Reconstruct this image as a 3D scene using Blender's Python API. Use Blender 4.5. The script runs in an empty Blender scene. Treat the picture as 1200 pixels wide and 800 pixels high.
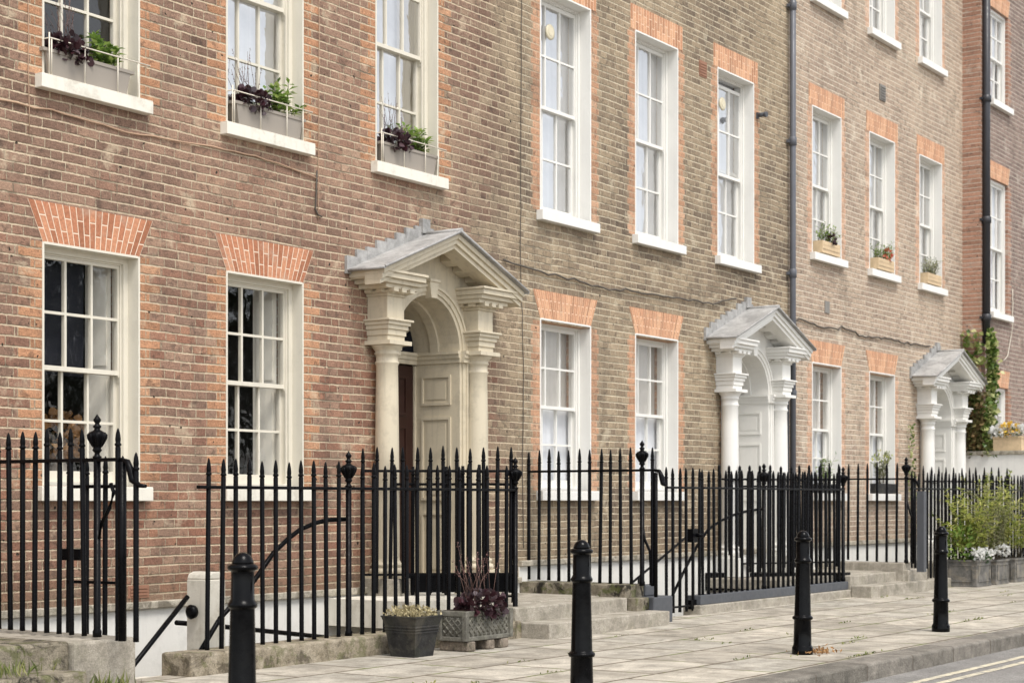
import bpy, math, random
from mathutils import Vector, Matrix
R=math.radians; PI=math.pi
S=bpy.context.scene; COL=S.collection
rng=random.Random(7)

# ------------------------------------------------------------------ mesh builder
class MB:
    def __init__(s): s.v=[]; s.f=[]; s.uv={}; s.sm=set(); s.mi={}; s.at={}
    def face(s,pts,uv=None,mi=0,smooth=False,at=None):
        i=len(s.v); s.v+= [tuple(p) for p in pts]; k=len(s.f); s.f.append(tuple(range(i,i+len(pts))))
        if uv: s.uv[k]=uv
        if mi: s.mi[k]=mi
        if smooth: s.sm.add(k)
        if at: s.at[k]=at
        return k
    def box(s,x0,x1,y0,y1,z0,z1,mi=0):
        i=len(s.v)
        s.v+=[(x,y,z) for z in (z0,z1) for y in (y0,y1) for x in (x0,x1)]
        for q in ((0,2,3,1),(4,5,7,6),(0,1,5,4),(2,6,7,3),(0,4,6,2),(1,3,7,5)):
            if mi: s.mi[len(s.f)]=mi
            s.f.append(tuple(i+a for a in q))
    def prism(s,poly,y0,y1):            # poly in (x,z), extruded along y
        n=len(poly); i=len(s.v)
        s.v+=[(x,y0,z) for x,z in poly]+[(x,y1,z) for x,z in poly]
        s.f.append(tuple(i+k for k in range(n))); s.f.append(tuple(i+n+k for k in reversed(range(n))))
        for k in range(n):
            m=(k+1)%n; s.f.append((i+k,i+n+k,i+n+m,i+m))
    def lathe(s,prof,n=16,c=(0,0,0),flat=0,smooth=True):  # prof [(r,z)]
        i=len(s.v); m=len(prof)
        for r,z in prof:
            for k in range(n):
                a=2*PI*(k+.5*flat)/n; s.v.append((c[0]+r*math.cos(a),c[1]+r*math.sin(a),c[2]+z))
        for j in range(m-1):
            for k in range(n):
                if smooth: s.sm.add(len(s.f))
                s.f.append((i+j*n+k,i+j*n+(k+1)%n,i+(j+1)*n+(k+1)%n,i+(j+1)*n+k))
        s.f.append(tuple(i+k for k in reversed(range(n)))); s.f.append(tuple(i+(m-1)*n+k for k in range(n)))
    def tube(s,pts,r,n=6,smooth=True):
        P=[Vector(p) for p in pts]; i=len(s.v); m=len(P)
        for j,p in enumerate(P):
            t=(P[min(j+1,m-1)]-P[max(j-1,0)]).normalized()
            up=Vector((0,0,1)) if abs(t.z)<.9 else Vector((1,0,0))
            a=t.cross(up).normalized(); b=a.cross(t)
            rr=r[j] if isinstance(r,(list,tuple)) else r
            for k in range(n):
                an=2*PI*k/n; s.v.append(tuple(p+a*math.cos(an)*rr+b*math.sin(an)*rr))
        for j in range(m-1):
            for k in range(n):
                if smooth: s.sm.add(len(s.f))
                s.f.append((i+j*n+k,i+(j+1)*n+k,i+(j+1)*n+(k+1)%n,i+j*n+(k+1)%n))
        s.f.append(tuple(i+k for k in range(n))); s.f.append(tuple(i+(m-1)*n+k for k in reversed(range(n))))
    def frame(s,x0,x1,z0,z1,y0,y1,t,tb=None,tt=None):   # rectangular frame in xz
        tb=t if tb is None else tb; tt=t if tt is None else tt
        s.box(x0,x0+t,y0,y1,z0,z1); s.box(x1-t,x1,y0,y1,z0,z1)
        s.box(x0+t,x1-t,y0+.0005,y1-.0005,z0,z0+tb); s.box(x0+t,x1-t,y0+.0005,y1-.0005,z1-tt,z1)
    def mesh(s,name,mats,bevel=0):
        me=bpy.data.meshes.new(name); me.from_pydata(s.v,[],s.f)
        for m in (mats if isinstance(mats,(list,tuple)) else [mats]): me.materials.append(m)
        for k in s.sm: me.polygons[k].use_smooth=True
        for k,m in s.mi.items(): me.polygons[k].material_index=m
        if s.uv:
            L=me.uv_layers.new(name='UVMap')
            for k,u in s.uv.items():
                for l,c in zip(me.polygons[k].loop_indices,u): L.data[l].uv=c
        if s.at:
            A=me.attributes.new('jamb','FLOAT','CORNER')
            for l in range(len(me.loops)): A.data[l].value=9.
            for k,u in s.at.items():
                for l,c in zip(me.polygons[k].loop_indices,u): A.data[l].value=c
        me.update(); return me
def put(name,me,parent=None,loc=(0,0,0),rz=0,bevel=0,seg=2):
    o=bpy.data.objects.new(name,me); COL.objects.link(o); o.location=loc; o.rotation_euler=(0,0,rz)
    if parent: o.parent=parent
    if bevel:
        b=o.modifiers.new('bevel','BEVEL'); b.width=bevel; b.segments=seg; b.limit_method='ANGLE'; b.angle_limit=R(40)
    return o
def obj(name,mb,mat,parent=None,loc=(0,0,0),bevel=0,rz=0): return put(name,mb.mesh(name,mat),parent,loc,rz,bevel)
def tag(o,label=None,cat=None,group=None,kind=None):
    if label: o['label']=label
    if cat: o['category']=cat
    if group: o['group']=group
    if kind: o['kind']=kind
    return o
def thing(name,label,cat,loc=(0,0,0),rz=0,group=None):
    o=bpy.data.objects.new(name,None); COL.objects.link(o); o.location=loc; o.rotation_euler=(0,0,rz); o.empty_display_size=.2
    return tag(o,label,cat,group)
def copy_tree(o,parent=None):
    c=o.copy(); COL.objects.link(c)
    if parent: c.parent=parent
    for ch in list(o.children): copy_tree(ch,c)
    return c

# ------------------------------------------------------------------ materials
class NT:
    def __init__(s,name):
        s.m=bpy.data.materials.new(name); s.m.use_nodes=True; s.t=s.m.node_tree; s.n=s.t.nodes; s.b=s.n['Principled BSDF']; s.out=s.n['Material Output']
    def new(s,ty,**kw):
        x=s.n.new(ty)
        for k,v in kw.items(): setattr(x,k,v)
        return x
    def link(s,a,b): s.t.links.new(a,b)
    def set(s,inp,v):
        if hasattr(v,'is_output') or isinstance(v,bpy.types.NodeSocket): s.link(v,inp)
        else: inp.default_value=v
    def M(s,op,a,b=0.,c=None,clamp=False):
        x=s.new('ShaderNodeMath',operation=op,use_clamp=clamp); s.set(x.inputs[0],a); s.set(x.inputs[1],b)
        if c is not None: s.set(x.inputs[2],c)
        return x.outputs[0]
    def noise(s,vec,scale,detail=4,rough=.55,dist=0):
        x=s.new('ShaderNodeTexNoise'); s.link(vec,x.inputs['Vector']); x.inputs['Scale'].default_value=scale; x.inputs['Detail'].default_value=detail; x.inputs['Roughness'].default_value=rough; x.inputs['Distortion'].default_value=dist
        return s.M('MULTIPLY_ADD',s.M('SUBTRACT',x.outputs['Fac'],.5),s.K,.5,clamp=True)
    K=1.6
    def ramp(s,fac,stops,interp='LINEAR'):
        x=s.new('ShaderNodeValToRGB'); x.color_ramp.interpolation=interp
        e=x.color_ramp.elements
        while len(e)<len(stops): e.new(.5)
        for q,(p,c) in zip(e,stops):
            q.position=p; q.color=(*c,1) if not isinstance(c,(int,float)) else (c,c,c,1)
        s.set(x.inputs[0],fac); return x.outputs[0]
    def mix(s,fac,a,b,mode='MIX'):
        x=s.new('ShaderNodeMix',data_type='RGBA',blend_type=mode)
        s.set(x.inputs[0],fac)
        for i,v in ((6,a),(7,b)):
            if isinstance(v,tuple): v=(*v,1) if len(v)==3 else v
            s.set(x.inputs[i],v)
        return x.outputs[2]
    def smooth(s,x,a,b):
        m=s.new('ShaderNodeMapRange',interpolation_type='SMOOTHSTEP'); s.set(m.inputs[0],x); m.inputs[1].default_value=a; m.inputs[2].default_value=b; return m.outputs[0]
    def objv(s): return s.new('ShaderNodeTexCoord').outputs['Object']
    def pos(s): return s.new('ShaderNodeNewGeometry').outputs['Position']
    def bump(s,h,strength=.3,dist=.01):
        x=s.new('ShaderNodeBump'); s.link(h,x.inputs['Height']); x.inputs['Strength'].default_value=strength; x.inputs['Distance'].default_value=dist
        s.link(x.outputs[0],s.b.inputs['Normal'])
    def base(s,c,rough=.6,metal=0,spec=.5):
        s.set(s.b.inputs['Base Color'],(*c,1) if isinstance(c,tuple) else c); s.set(s.b.inputs['Roughness'],rough); s.b.inputs['Metallic'].default_value=metal; s.b.inputs['Specular IOR Level'].default_value=spec
def rgb(r,g,b):
    f=lambda x:(x/255/12.92) if x<10.3 else ((x/255+.055)/1.055)**2.4
    return (f(r),f(g),f(b))
def mul(c,k): return tuple(x*k for x in c)

def brick(name,stops,mortar,jamb,dirt=(.55,1.1),red=None,mort_w=.0052,contrast=1.,grimeamt=.62,blend=None,tooth=.112,jface=0.):
    n=NT(name)
    uv=n.new('ShaderNodeUVMap',uv_map='UVMap').outputs[0]
    wob=n.new('ShaderNodeTexNoise'); n.link(uv,wob.inputs['Vector']); wob.inputs['Scale'].default_value=26; wob.inputs['Detail'].default_value=2
    wob2=n.new('ShaderNodeTexNoise'); n.link(uv,wob2.inputs['Vector']); wob2.inputs['Scale'].default_value=1.3; wob2.inputs['Detail'].default_value=1
    vm=n.new('ShaderNodeVectorMath',operation='MULTIPLY_ADD'); n.link(wob.outputs['Color'],vm.inputs[0]); vm.inputs[1].default_value=(.009,.008,0); n.link(uv,vm.inputs[2])
    vm2=n.new('ShaderNodeVectorMath',operation='MULTIPLY_ADD'); n.link(wob2.outputs['Color'],vm2.inputs[0]); vm2.inputs[1].default_value=(.03,.028,0); n.link(vm.outputs[0],vm2.inputs[2])
    sp=n.new('ShaderNodeSeparateXYZ'); n.link(vm2.outputs[0],sp.inputs[0]); u,z=sp.outputs[0],sp.outputs[1]
    P,CH=.335,.0747
    zr=n.M('DIVIDE',z,CH); row=n.M('FLOOR',zr); rz=n.M('SUBTRACT',zr,row)
    wr=n.new('ShaderNodeTexWhiteNoise',noise_dimensions='1D'); n.link(row,wr.inputs['W'])
    x=n.M('DIVIDE',u,P); x=n.M('ADD',x,n.M('MULTIPLY',row,.5)); x=n.M('ADD',x,n.M('MULTIPLY',wr.outputs['Value'],.16))
    k=n.M('FLOOR',x); fx=n.M('SUBTRACT',x,k)
    # per-bay length jitter of the stretcher
    cv=n.new('ShaderNodeCombineXYZ'); n.link(k,cv.inputs[0]); n.link(row,cv.inputs[1])
    wk=n.new('ShaderNodeTexWhiteNoise',noise_dimensions='2D'); n.link(cv.outputs[0],wk.inputs['Vector'])
    split=n.M('MULTIPLY_ADD',wk.outputs['Value'],.06,.635)
    hd=n.M('GREATER_THAN',fx,split)
    de=n.M('MULTIPLY',n.M('MINIMUM',n.M('MINIMUM',fx,n.M('SUBTRACT',1.,fx)),n.M('ABSOLUTE',n.M('SUBTRACT',fx,split))),P)
    dz=n.M('MULTIPLY',n.M('MINIMUM',rz,n.M('SUBTRACT',1.,rz)),CH)
    a=n.new('ShaderNodeAttribute',attribute_name='jamb').outputs['Fac']
    alt=n.M('MODULO',n.M('ABSOLUTE',row),2.)
    wj=n.M('MULTIPLY_ADD',alt,tooth,.114+(.112-tooth)*.35)
    jm=n.M('LESS_THAN',a,wj)
    dj=n.M('MINIMUM',n.M('ABSOLUTE',n.M('SUBTRACT',a,wj)),n.M('ADD',n.M('ABSOLUTE',n.M('SUBTRACT',a,.07)),n.M('MULTIPLY',alt,5.)))
    de=n.M('MINIMUM',n.M('ADD',de,n.M('MULTIPLY',jm,5.)),n.M('ADD',dj,n.M('MULTIPLY',n.M('GREATER_THAN',a,wj),n.M('ABSOLUTE',n.M('SUBTRACT',a,wj)))))
    de=n.M('ADD',de,n.M('MULTIPLY_ADD',n.M('SUBTRACT',n.noise(uv,8,3),.5),.004,.0018))
    d=n.M('MINIMUM',de,n.M('SUBTRACT',dz,.0013))
    d=n.M('ADD',d,n.M('MULTIPLY',n.M('SUBTRACT',n.noise(uv,34,5,.75),.5),.011))
    face=n.smooth(d,mort_w-.0034,mort_w+.0034)
    ci=n.new('ShaderNodeCombineXYZ'); n.link(n.M('ADD',n.M('MULTIPLY',k,2.),hd),ci.inputs[0]); n.link(row,ci.inputs[1])
    wi=n.new('ShaderNodeTexWhiteNoise',noise_dimensions='2D'); n.link(ci.outputs[0],wi.inputs['Vector']); idv=wi.outputs['Value']
    big=n.noise(uv,.55,5,.6)
    sel=n.M('ADD',n.M('MULTIPLY',n.M('SUBTRACT',idv,.5),contrast),n.M('MULTIPLY_ADD',n.M('SUBTRACT',big,.5),.9,.5),clamp=True)
    col=n.ramp(sel,stops)
    if blend:    # towards the party wall the bricks turn into the neighbour's stock bricks
        zb=n.new('ShaderNodeSeparateXYZ'); n.link(uv,zb.inputs[0])
        bf=n.smooth(n.M('ADD',zb.outputs[0],n.M('ADD',n.M('MULTIPLY',n.M('SUBTRACT',big,.5),2.2),n.M('MULTIPLY',n.M('SUBTRACT',idv,.5),.8))),blend[0],blend[1])
        col0=col; colb=n.ramp(sel,blend[2])
    if red:      # the courses near the ground were relaid in redder bricks
        zz=n.new('ShaderNodeSeparateXYZ'); n.link(uv,zz.inputs[0])
        low=n.M('ADD',n.M('MULTIPLY',n.smooth(zz.outputs[1],4.3,2.2),.6),n.M('MULTIPLY',n.M('SUBTRACT',big,.5),1.2),clamp=True)
        pick=n.M('MULTIPLY',low,n.smooth(n.M('FRACT',n.M('MULTIPLY',idv,7.3)),.3,.8))
        col=n.mix(pick,col,n.ramp(n.M('FRACT',n.M('MULTIPLY',idv,13.7)),red))
    if blend: col=n.mix(bf,col,colb)
    wjn=n.new('ShaderNodeTexWhiteNoise',noise_dimensions='1D'); n.link(row,wjn.inputs['W'])
    jr=n.ramp(n.M('FRACT',n.M('MULTIPLY_ADD',wjn.outputs['Value'],3.3,n.M('MULTIPLY',n.M('FLOOR',n.M('MULTIPLY',u,1.)),.37))),[(0,mul(jamb,.72)),(.35,mul(jamb,.9)),(.75,jamb),(1,(jamb[0]*1.05,jamb[1]*1.15,jamb[2]*1.22))])
    jm2=jm
    col=n.mix(jm2,col,jr)
    if jface: face=n.M('MAXIMUM',face,n.M('MULTIPLY',jm,jface))
    burn=n.smooth(n.noise(uv,10,6,.72,.5),.55,.72); col=n.mix(n.M('MULTIPLY',burn,.62),col,n.mix(.75,col,(.05,.04,.035)))
    fine=n.noise(uv,90,3,.7); col=n.mix(.75,col,n.ramp(fine,[(.15,.45),(.85,1.3)]),'MULTIPLY'); col=n.mix(.55,col,n.ramp(n.noise(uv,24,6,.8),[(.12,.4),(.88,1.5)]),'MULTIPLY')
    mcol=n.mix(n.noise(uv,7,4,.7),mul(mortar,.78),mul(mortar,1.16))
    # missing / dirty joints
    mcol=n.mix(n.smooth(n.noise(uv,2.2,5,.7),.56,.72),mcol,mul(mortar,.42))
    out=n.mix(face,mcol,col)
    # weathering with shapes of its own: smears, soot patches, lime
    g=n.noise(uv,1.1,8,.68,.6)
    out=n.mix(n.M('MULTIPLY',n.smooth(g,.5,.78),grimeamt),out,n.mix(.5,out,(.10,.082,.065)))
    ms=n.new('ShaderNodeMapping'); n.link(uv,ms.inputs[0]); ms.inputs['Scale'].default_value=(3.2,.3,1)
    stk=n.smooth(n.noise(ms.outputs[0],1.,6,.65),.52,.75); out=n.mix(n.M('MULTIPLY',stk,grimeamt*.5),out,n.mix(.55,out,(.085,.07,.058)))
    lime=n.smooth(n.noise(uv,2.6,7,.7,.4),.6,.78); out=n.mix(n.M('MULTIPLY',lime,.55),out,mortar)
    spz=n.new('ShaderNodeSeparateXYZ'); n.link(uv,spz.inputs[0])
    damp=n.M('MULTIPLY',n.smooth(n.M('ADD',spz.outputs[1],n.M('MULTIPLY',n.noise(uv,3,4),.35)),1.0,.62),.55)
    out=n.mix(damp,out,n.mix(.7,out,(.17,.135,.09)))
    hol=n.smooth(n.noise(uv,17,1,.4),.90,.95); out=n.mix(hol,out,(.05,.04,.03))
    n.base(out,.92,0,.2)
    h=n.M('ADD',n.M('MULTIPLY',face,1.),n.M('MULTIPLY',n.noise(uv,45,4,.7),.8)); h=n.M('SUBTRACT',h,n.M('MULTIPLY',hol,1.))
    h=n.M('ADD',h,n.M('MULTIPLY',idv,.35))
    n.bump(h,.85,.010)
    return n.m

def voussoir(name,base,joint,jw,cross=True):
    n=NT(name); uv=n.new('ShaderNodeUVMap',uv_map='UVMap').outputs[0]
    sp=n.new('ShaderNodeSeparateXYZ'); n.link(uv,sp.inputs[0]); u,v=sp.outputs[0],sp.outputs[1]
    k=n.M('FLOOR',u); fx=n.M('SUBTRACT',u,k); de=n.M('MULTIPLY',n.M('MINIMUM',fx,n.M('SUBTRACT',1.,fx)),.066)
    alt=n.M('MODULO',k,2.); cz=n.M('MULTIPLY_ADD',alt,.1,.1)
    dz=n.M('ABSOLUTE',n.M('SUBTRACT',v,cz))
    top=n.M('GREATER_THAN',v,cz)
    d=n.M('MINIMUM',de,dz) if cross else de
    face=n.smooth(d,jw*.6,jw*1.3)
    ci=n.new('ShaderNodeCombineXYZ'); n.link(k,ci.inputs[0]); n.link(top,ci.inputs[1])
    wi=n.new('ShaderNodeTexWhiteNoise',noise_dimensions='2D'); n.link(ci.outputs[0],wi.inputs['Vector'])
    col=n.ramp(wi.outputs['Value'],[(0,mul(base,.68)),(.5,mul(base,.92)),(1,(min(1,base[0]*1.1),base[1]*1.25,base[2]*1.3))])
    col=n.mix(.45,col,n.ramp(n.noise(n.pos(),40,4,.7),[(.25,.5),(.75,1.2)]),'MULTIPLY')
    out=n.mix(face,joint,col)
    out=n.mix(n.M('MULTIPLY',n.smooth(n.noise(n.pos(),3.,6,.7),.52,.75),.4),out,mul(joint,.6))
    n.base(out,.9,0,.2); n.bump(n.M('ADD',face,n.noise(n.pos(),50,3)),.5,.005); return n.m

def paint(name,c,rough=.5,dirt=.25,streak=.3,bump=.15,dirtcol=None):
    n=NT(name); p=n.pos()
    m=n.new('ShaderNodeMapping'); n.link(p,m.inputs[0]); m.inputs['Scale'].default_value=(14,14,1.2)
    st=n.smooth(n.noise(m.outputs[0],1.,5,.65),.5,.8)
    pa=n.smooth(n.noise(p,5.,7,.7),.5,.75)
    dc=dirtcol or mul(c,.55)
    col=n.mix(n.M('MULTIPLY',st,streak),c,n.mix(.5,c,dc)); col=n.mix(n.M('MULTIPLY',pa,dirt),col,dc)
    n.base(col,n.ramp(n.noise(p,9,4),[(.3,rough-.08),(.7,rough+.15)]),0,.4)
    n.bump(n.noise(p,38,4,.6),bump,.004); return n.m

def stone(name,a,b,scale=6,moss=0.,rough=.9,speck=.35,dark=(.06,.055,.045),darkamt=.6,bump=.6):
    n=NT(name); p=n.pos()
    col=n.mix(n.ramp(n.noise(p,scale,8,.65),[(.3,0.),(.7,1.)]),a,b)
    col=n.mix(speck,col,n.ramp(n.noise(p,140,3,.8),[(.3,.35),(.7,1.35)]),'MULTIPLY')
    col=n.mix(n.M('MULTIPLY',n.smooth(n.noise(p,scale*.55,8,.72,.8),.47,.66),darkamt),col,dark)
    if moss:
        col=n.mix(n.M('MULTIPLY',n.smooth(n.noise(p,scale*1.1,7,.7),.53,.64),moss),col,(.10,.115,.03))
    col=n.mix(.6,col,n.ramp(n.noise(p,24,6,.75),[(.25,.72),(.75,1.22)]),'MULTIPLY'); n.base(col,rough,0,.25); n.bump(n.M('ADD',n.noise(p,30,6,.7),n.M('MULTIPLY',n.noise(p,170,2),.4)),bump,.012); return n.m

def flag_paving():
    n=NT('york_stone_paving'); p=n.pos()
    w=n.new('ShaderNodeTexNoise'); n.link(p,w.inputs['Vector']); w.inputs['Scale'].default_value=2.; 
    vm=n.new('ShaderNodeVectorMath',operation='MULTIPLY_ADD'); n.link(w.outputs['Color'],vm.inputs[0]); vm.inputs[1].default_value=(.03,.03,0); n.link(p,vm.inputs[2])
    sp=n.new('ShaderNodeSeparateXYZ'); n.link(vm.outputs[0],sp.inputs[0])
    RW=.655; yy=n.M('DIVIDE',sp.outputs[1],RW); row=n.M('FLOOR',yy); fy=n.M('SUBTRACT',yy,row)
    wr=n.new('ShaderNodeTexWhiteNoise',noise_dimensions='1D'); n.link(row,wr.inputs['W'])
    ln=n.M('MULTIPLY_ADD',wr.outputs['Value'],.35,.75)
    xx=n.M('ADD',n.M('DIVIDE',sp.outputs[0],ln),n.M('MULTIPLY',wr.outputs['Value'],7.)); k=n.M('FLOOR',xx); fx=n.M('SUBTRACT',xx,k)
    de=n.M('MULTIPLY',n.M('MINIMUM',fx,n.M('SUBTRACT',1.,fx)),ln); dy=n.M('MULTIPLY',n.M('MINIMUM',fy,n.M('SUBTRACT',1.,fy)),RW)
    d=n.M('ADD',n.M('MINIMUM',de,dy),n.M('MULTIPLY',n.M('SUBTRACT',n.noise(p,16,4,.7),.5),.016))
    face=n.smooth(d,.007,.024)
    ci=n.new('ShaderNodeCombineXYZ'); n.link(k,ci.inputs[0]); n.link(row,ci.inputs[1])
    wi=n.new('ShaderNodeTexWhiteNoise',noise_dimensions='2D'); n.link(ci.outputs[0],wi.inputs['Vector']); idv=wi.outputs['Value']
    col=n.ramp(idv,[(0,(.34,.308,.255)),(.35,(.46,.418,.35)),(.7,(.39,.362,.308)),(1,(.50,.452,.375))])
    col=n.mix(.75,col,n.ramp(n.noise(p,3.2,9,.72,.5),[(.3,.55),(.7,1.3)]),'MULTIPLY')
    col=n.mix(.35,col,n.ramp(n.noise(p,60,5,.8),[(.3,.5),(.7,1.35)]),'MULTIPLY')
    spots=n.smooth(n.noise(p,19,2,.5),.78,.85); col=n.mix(n.M('MULTIPLY',spots,.5),col,(.16,.14,.11))
    stain=n.smooth(n.noise(p,1.6,9,.74,.8),.47,.68); col=n.mix(n.M('MULTIPLY',stain,.5),col,(.22,.195,.155))
    jc=n.mix(n.smooth(n.noise(p,2.6,5,.6),.5,.64),(.13,.105,.075),(.13,.15,.045))
    col=n.mix(face,jc,col)
    n.base(col,.88,0,.3)
    h=n.M('ADD',n.M('MULTIPLY',face,.9),n.M('MULTIPLY',n.noise(p,14,7,.65),.9)); h=n.M('ADD',h,n.M('MULTIPLY',idv,.4)); n.bump(h,.5,.012)
    return n.m

def kerb_granite():
    n=NT('kerb_granite'); p=n.pos(); sp=n.new('ShaderNodeSeparateXYZ'); n.link(p,sp.inputs[0])
    xx=n.M('DIVIDE',sp.outputs[0],.93); k=n.M('FLOOR',xx); fx=n.M('SUBTRACT',xx,k); d=n.M('MULTIPLY',n.M('MINIMUM',fx,n.M('SUBTRACT',1.,fx)),.93)
    face=n.smooth(n.M('ADD',d,n.M('MULTIPLY',n.M('SUBTRACT',n.noise(p,18,4),.5),.012)),.004,.012)
    w=n.new('ShaderNodeTexWhiteNoise',noise_dimensions='1D'); n.link(k,w.inputs['W'])
    col=n.ramp(w.outputs['Value'],[(0,(.17,.155,.13)),(1,(.27,.245,.21))])
    col=n.mix(.7,col,n.ramp(n.noise(p,6,8,.7),[(.3,.5),(.7,1.25)]),'MULTIPLY')
    col=n.mix(.6,col,n.ramp(n.noise(p,150,3,.8),[(.3,.4),(.7,1.4)]),'MULTIPLY')
    col=n.mix(face,(.12,.10,.08),col); n.base(col,.85,0,.3); n.bump(n.M('ADD',n.M('MULTIPLY',face,.6),n.noise(p,40,6,.7)),.7,.012); return n.m

def leafmat(name,stops,rough=.45,trans=.25,spec=.4):
    n=NT(name); g=n.new('ShaderNodeNewGeometry')
    col=n.ramp(g.outputs['Random Per Island'],stops)
    n.base(col,rough,0,spec)
    if trans:
        t=n.new('ShaderNodeBsdfTranslucent'); n.link(col,t.inputs[0]); mx=n.new('ShaderNodeMixShader'); mx.inputs[0].default_value=trans
        n.link(n.b.outputs[0],mx.inputs[1]); n.link(t.outputs[0],mx.inputs[2]); n.link(mx.outputs[0],n.out.inputs[0])
    return n.m

def simple(name,c,rough=.5,metal=0,spec=.5,var=.2,scale=8,bump=.1,bscale=40):
    n=NT(name); p=n.pos()
    col=n.mix(n.noise(p,scale,6,.65),mul(c,1-var),mul(c,1+var)); n.base(col,n.ramp(n.noise(p,scale*2,4),[(.3,max(.05,rough-.1)),(.7,min(1,rough+.12))]),metal,spec); n.bump(n.noise(p,bscale,4,.6),bump,.004); return n.m

def glassmat(name,k=1.0,wob=.25,tint=(1,1,1)):
    n=NT(name); p=n.pos(); n.n.remove(n.b)
    tr=n.new('ShaderNodeBsdfTransparent'); tr.inputs[0].default_value=(*tint,1)
    gl=n.new('ShaderNodeBsdfGlossy'); gl.inputs['Roughness'].default_value=.015
    b=n.new('ShaderNodeBump'); n.link(n.noise(p,3.4,3,.5),b.inputs['Height']); b.inputs['Strength'].default_value=wob; b.inputs['Distance'].default_value=.014; n.link(b.outputs[0],gl.inputs['Normal'])
    lw=n.new('ShaderNodeLayerWeight'); lw.inputs[0].default_value=.5
    f=n.M('MULTIPLY_ADD',n.M('POWER',lw.outputs['Facing'],5.),.9,.085*k,clamp=True)
    mx=n.new('ShaderNodeMixShader'); n.link(f,mx.inputs[0]); n.link(tr.outputs[0],mx.inputs[1]); n.link(gl.outputs[0],mx.inputs[2]); n.link(mx.outputs[0],n.out.inputs[0]); return n.m

RED=rgb(176,96,62)
ST2=[(0,rgb(100,88,76)),(.25,rgb(133,117,100)),(.5,rgb(159,141,118)),(.8,rgb(179,160,134)),(1,rgb(194,174,148))]
B1=brick('brown_brick',[(0,rgb(92,75,65)),(.2,rgb(131,105,90)),(.5,rgb(156,126,108)),(.8,rgb(174,143,121)),(1,rgb(193,163,139))],rgb(206,188,161),rgb(198,148,114),
   red=[(0,rgb(132,88,72)),(.5,rgb(162,112,91)),(1,rgb(184,134,107))],contrast=.40,blend=(13.2,14.3,ST2))
B2=brick('yellow_stock_brick',ST2,rgb(206,193,168),rgb(208,162,130),contrast=.43,tooth=.035,jface=.55)
B3=brick('hazed_tan_brick',[(0,rgb(150,132,116)),(.3,rgb(176,155,137)),(.6,rgb(194,172,151)),(1,rgb(210,190,167))],rgb(222,210,190),rgb(218,178,150),contrast=.38,grimeamt=.42,tooth=.035,jface=.65)  # tan brick, lightened further so its colour carries the distance haze
B4=brick('dark_red_brick',[(0,rgb(118,102,95)),(.3,rgb(142,123,114)),(.7,rgb(160,139,128)),(1,rgb(174,153,139))],rgb(196,184,170),rgb(186,144,122),contrast=.45,tooth=.05)
V1=voussoir('gauged_red_arch',rgb(192,130,99),rgb(226,206,184),.0046)
V2=voussoir('gauged_orange_arch',rgb(208,154,120),rgb(226,194,166),.0052,True)
CREAM=paint('cream_gloss_paint',rgb(216,210,195),.42,.12,.25)
CREAM2=paint('stone_colour_paint',rgb(202,191,168),.5,.32,.6,.3)
WHITE=paint('white_gloss_paint',rgb(228,226,220),.42,.08,.18)
WHITE2=paint('white_masonry_paint',rgb(226,224,218),.7,.2,.3,.3)
SILLW=paint('sill_paint',rgb(226,221,208),.6,.3,.3,.3,rgb(150,140,120))
LIME=paint('limewashed_wall',rgb(216,211,198),.85,.3,.5,.4,rgb(140,130,108))
GLASS=glassmat('window_glass',1.3,.4); GLASSU=glassmat('sky_lit_window_glass',6.2,.5); GLASSH=glassmat('old_window_glass',1.1,.5)
IRON=simple('black_iron_paint',(.003,.003,.0038),.34,0,.10,.3,14,.25,45)
BOLL=simple('bollard_gloss_black',(.002,.002,.0024),.16,0,.13,.3,10,.06,30)
GREYP=simple('slate_grey_paint',(.075,.08,.09),.5,0,.4,.2,9,.2)
PIPE=simple('lead_grey_pipe_paint',(.10,.105,.12),.42,0,.45,.2,6,.1)
PIPEB=simple('black_pipe_paint',(.03,.03,.035),.42,0,.45,.2,6,.1)
LEAD=stone('lead_sheet',(.31,.305,.295),(.44,.43,.415),5,0,.6,.15,(.19,.185,.175),.45,.25)
STEP=stone('worn_step_stone',(.31,.28,.23),(.45,.41,.345),5,.10,.9,.45,(.20,.18,.145),.5,.45)
STEPD=stone('weathered_end_stone',(.19,.165,.12),(.37,.325,.25),7,.6,.95,.45,(.03,.026,.02),1.,.9)
COPE=stone('mossy_kerb_stone',(.26,.22,.155),(.42,.365,.28),9,.45,.95,.4,(.08,.065,.045),.8,.8)
LEDGE=stone('ledge_stone',(.40,.36,.29),(.55,.50,.41),8,.15,.95,.35,(.13,.11,.08),.7,.6)
PAVE=flag_paving(); KERB=kerb_granite()
ASPH=stone('asphalt',(.24,.23,.215),(.32,.305,.285),2,0,.9,.75,(.16,.15,.14),.3,.8)
YEL=stone('faded_yellow_line',rgb(200,190,164),rgb(216,208,186),14,0,.85,.5,(.30,.28,.25),.95)
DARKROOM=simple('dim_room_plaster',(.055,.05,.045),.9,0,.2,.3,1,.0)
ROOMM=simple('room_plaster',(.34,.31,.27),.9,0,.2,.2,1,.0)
BLIND=simple('dark_roller_blind',(.010,.011,.017),.8,0,.2,.4,9,.2)
SHUT=simple('inner_shutter_paint',rgb(234,230,218),.55,0,.35,.05,4,.05)
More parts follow.
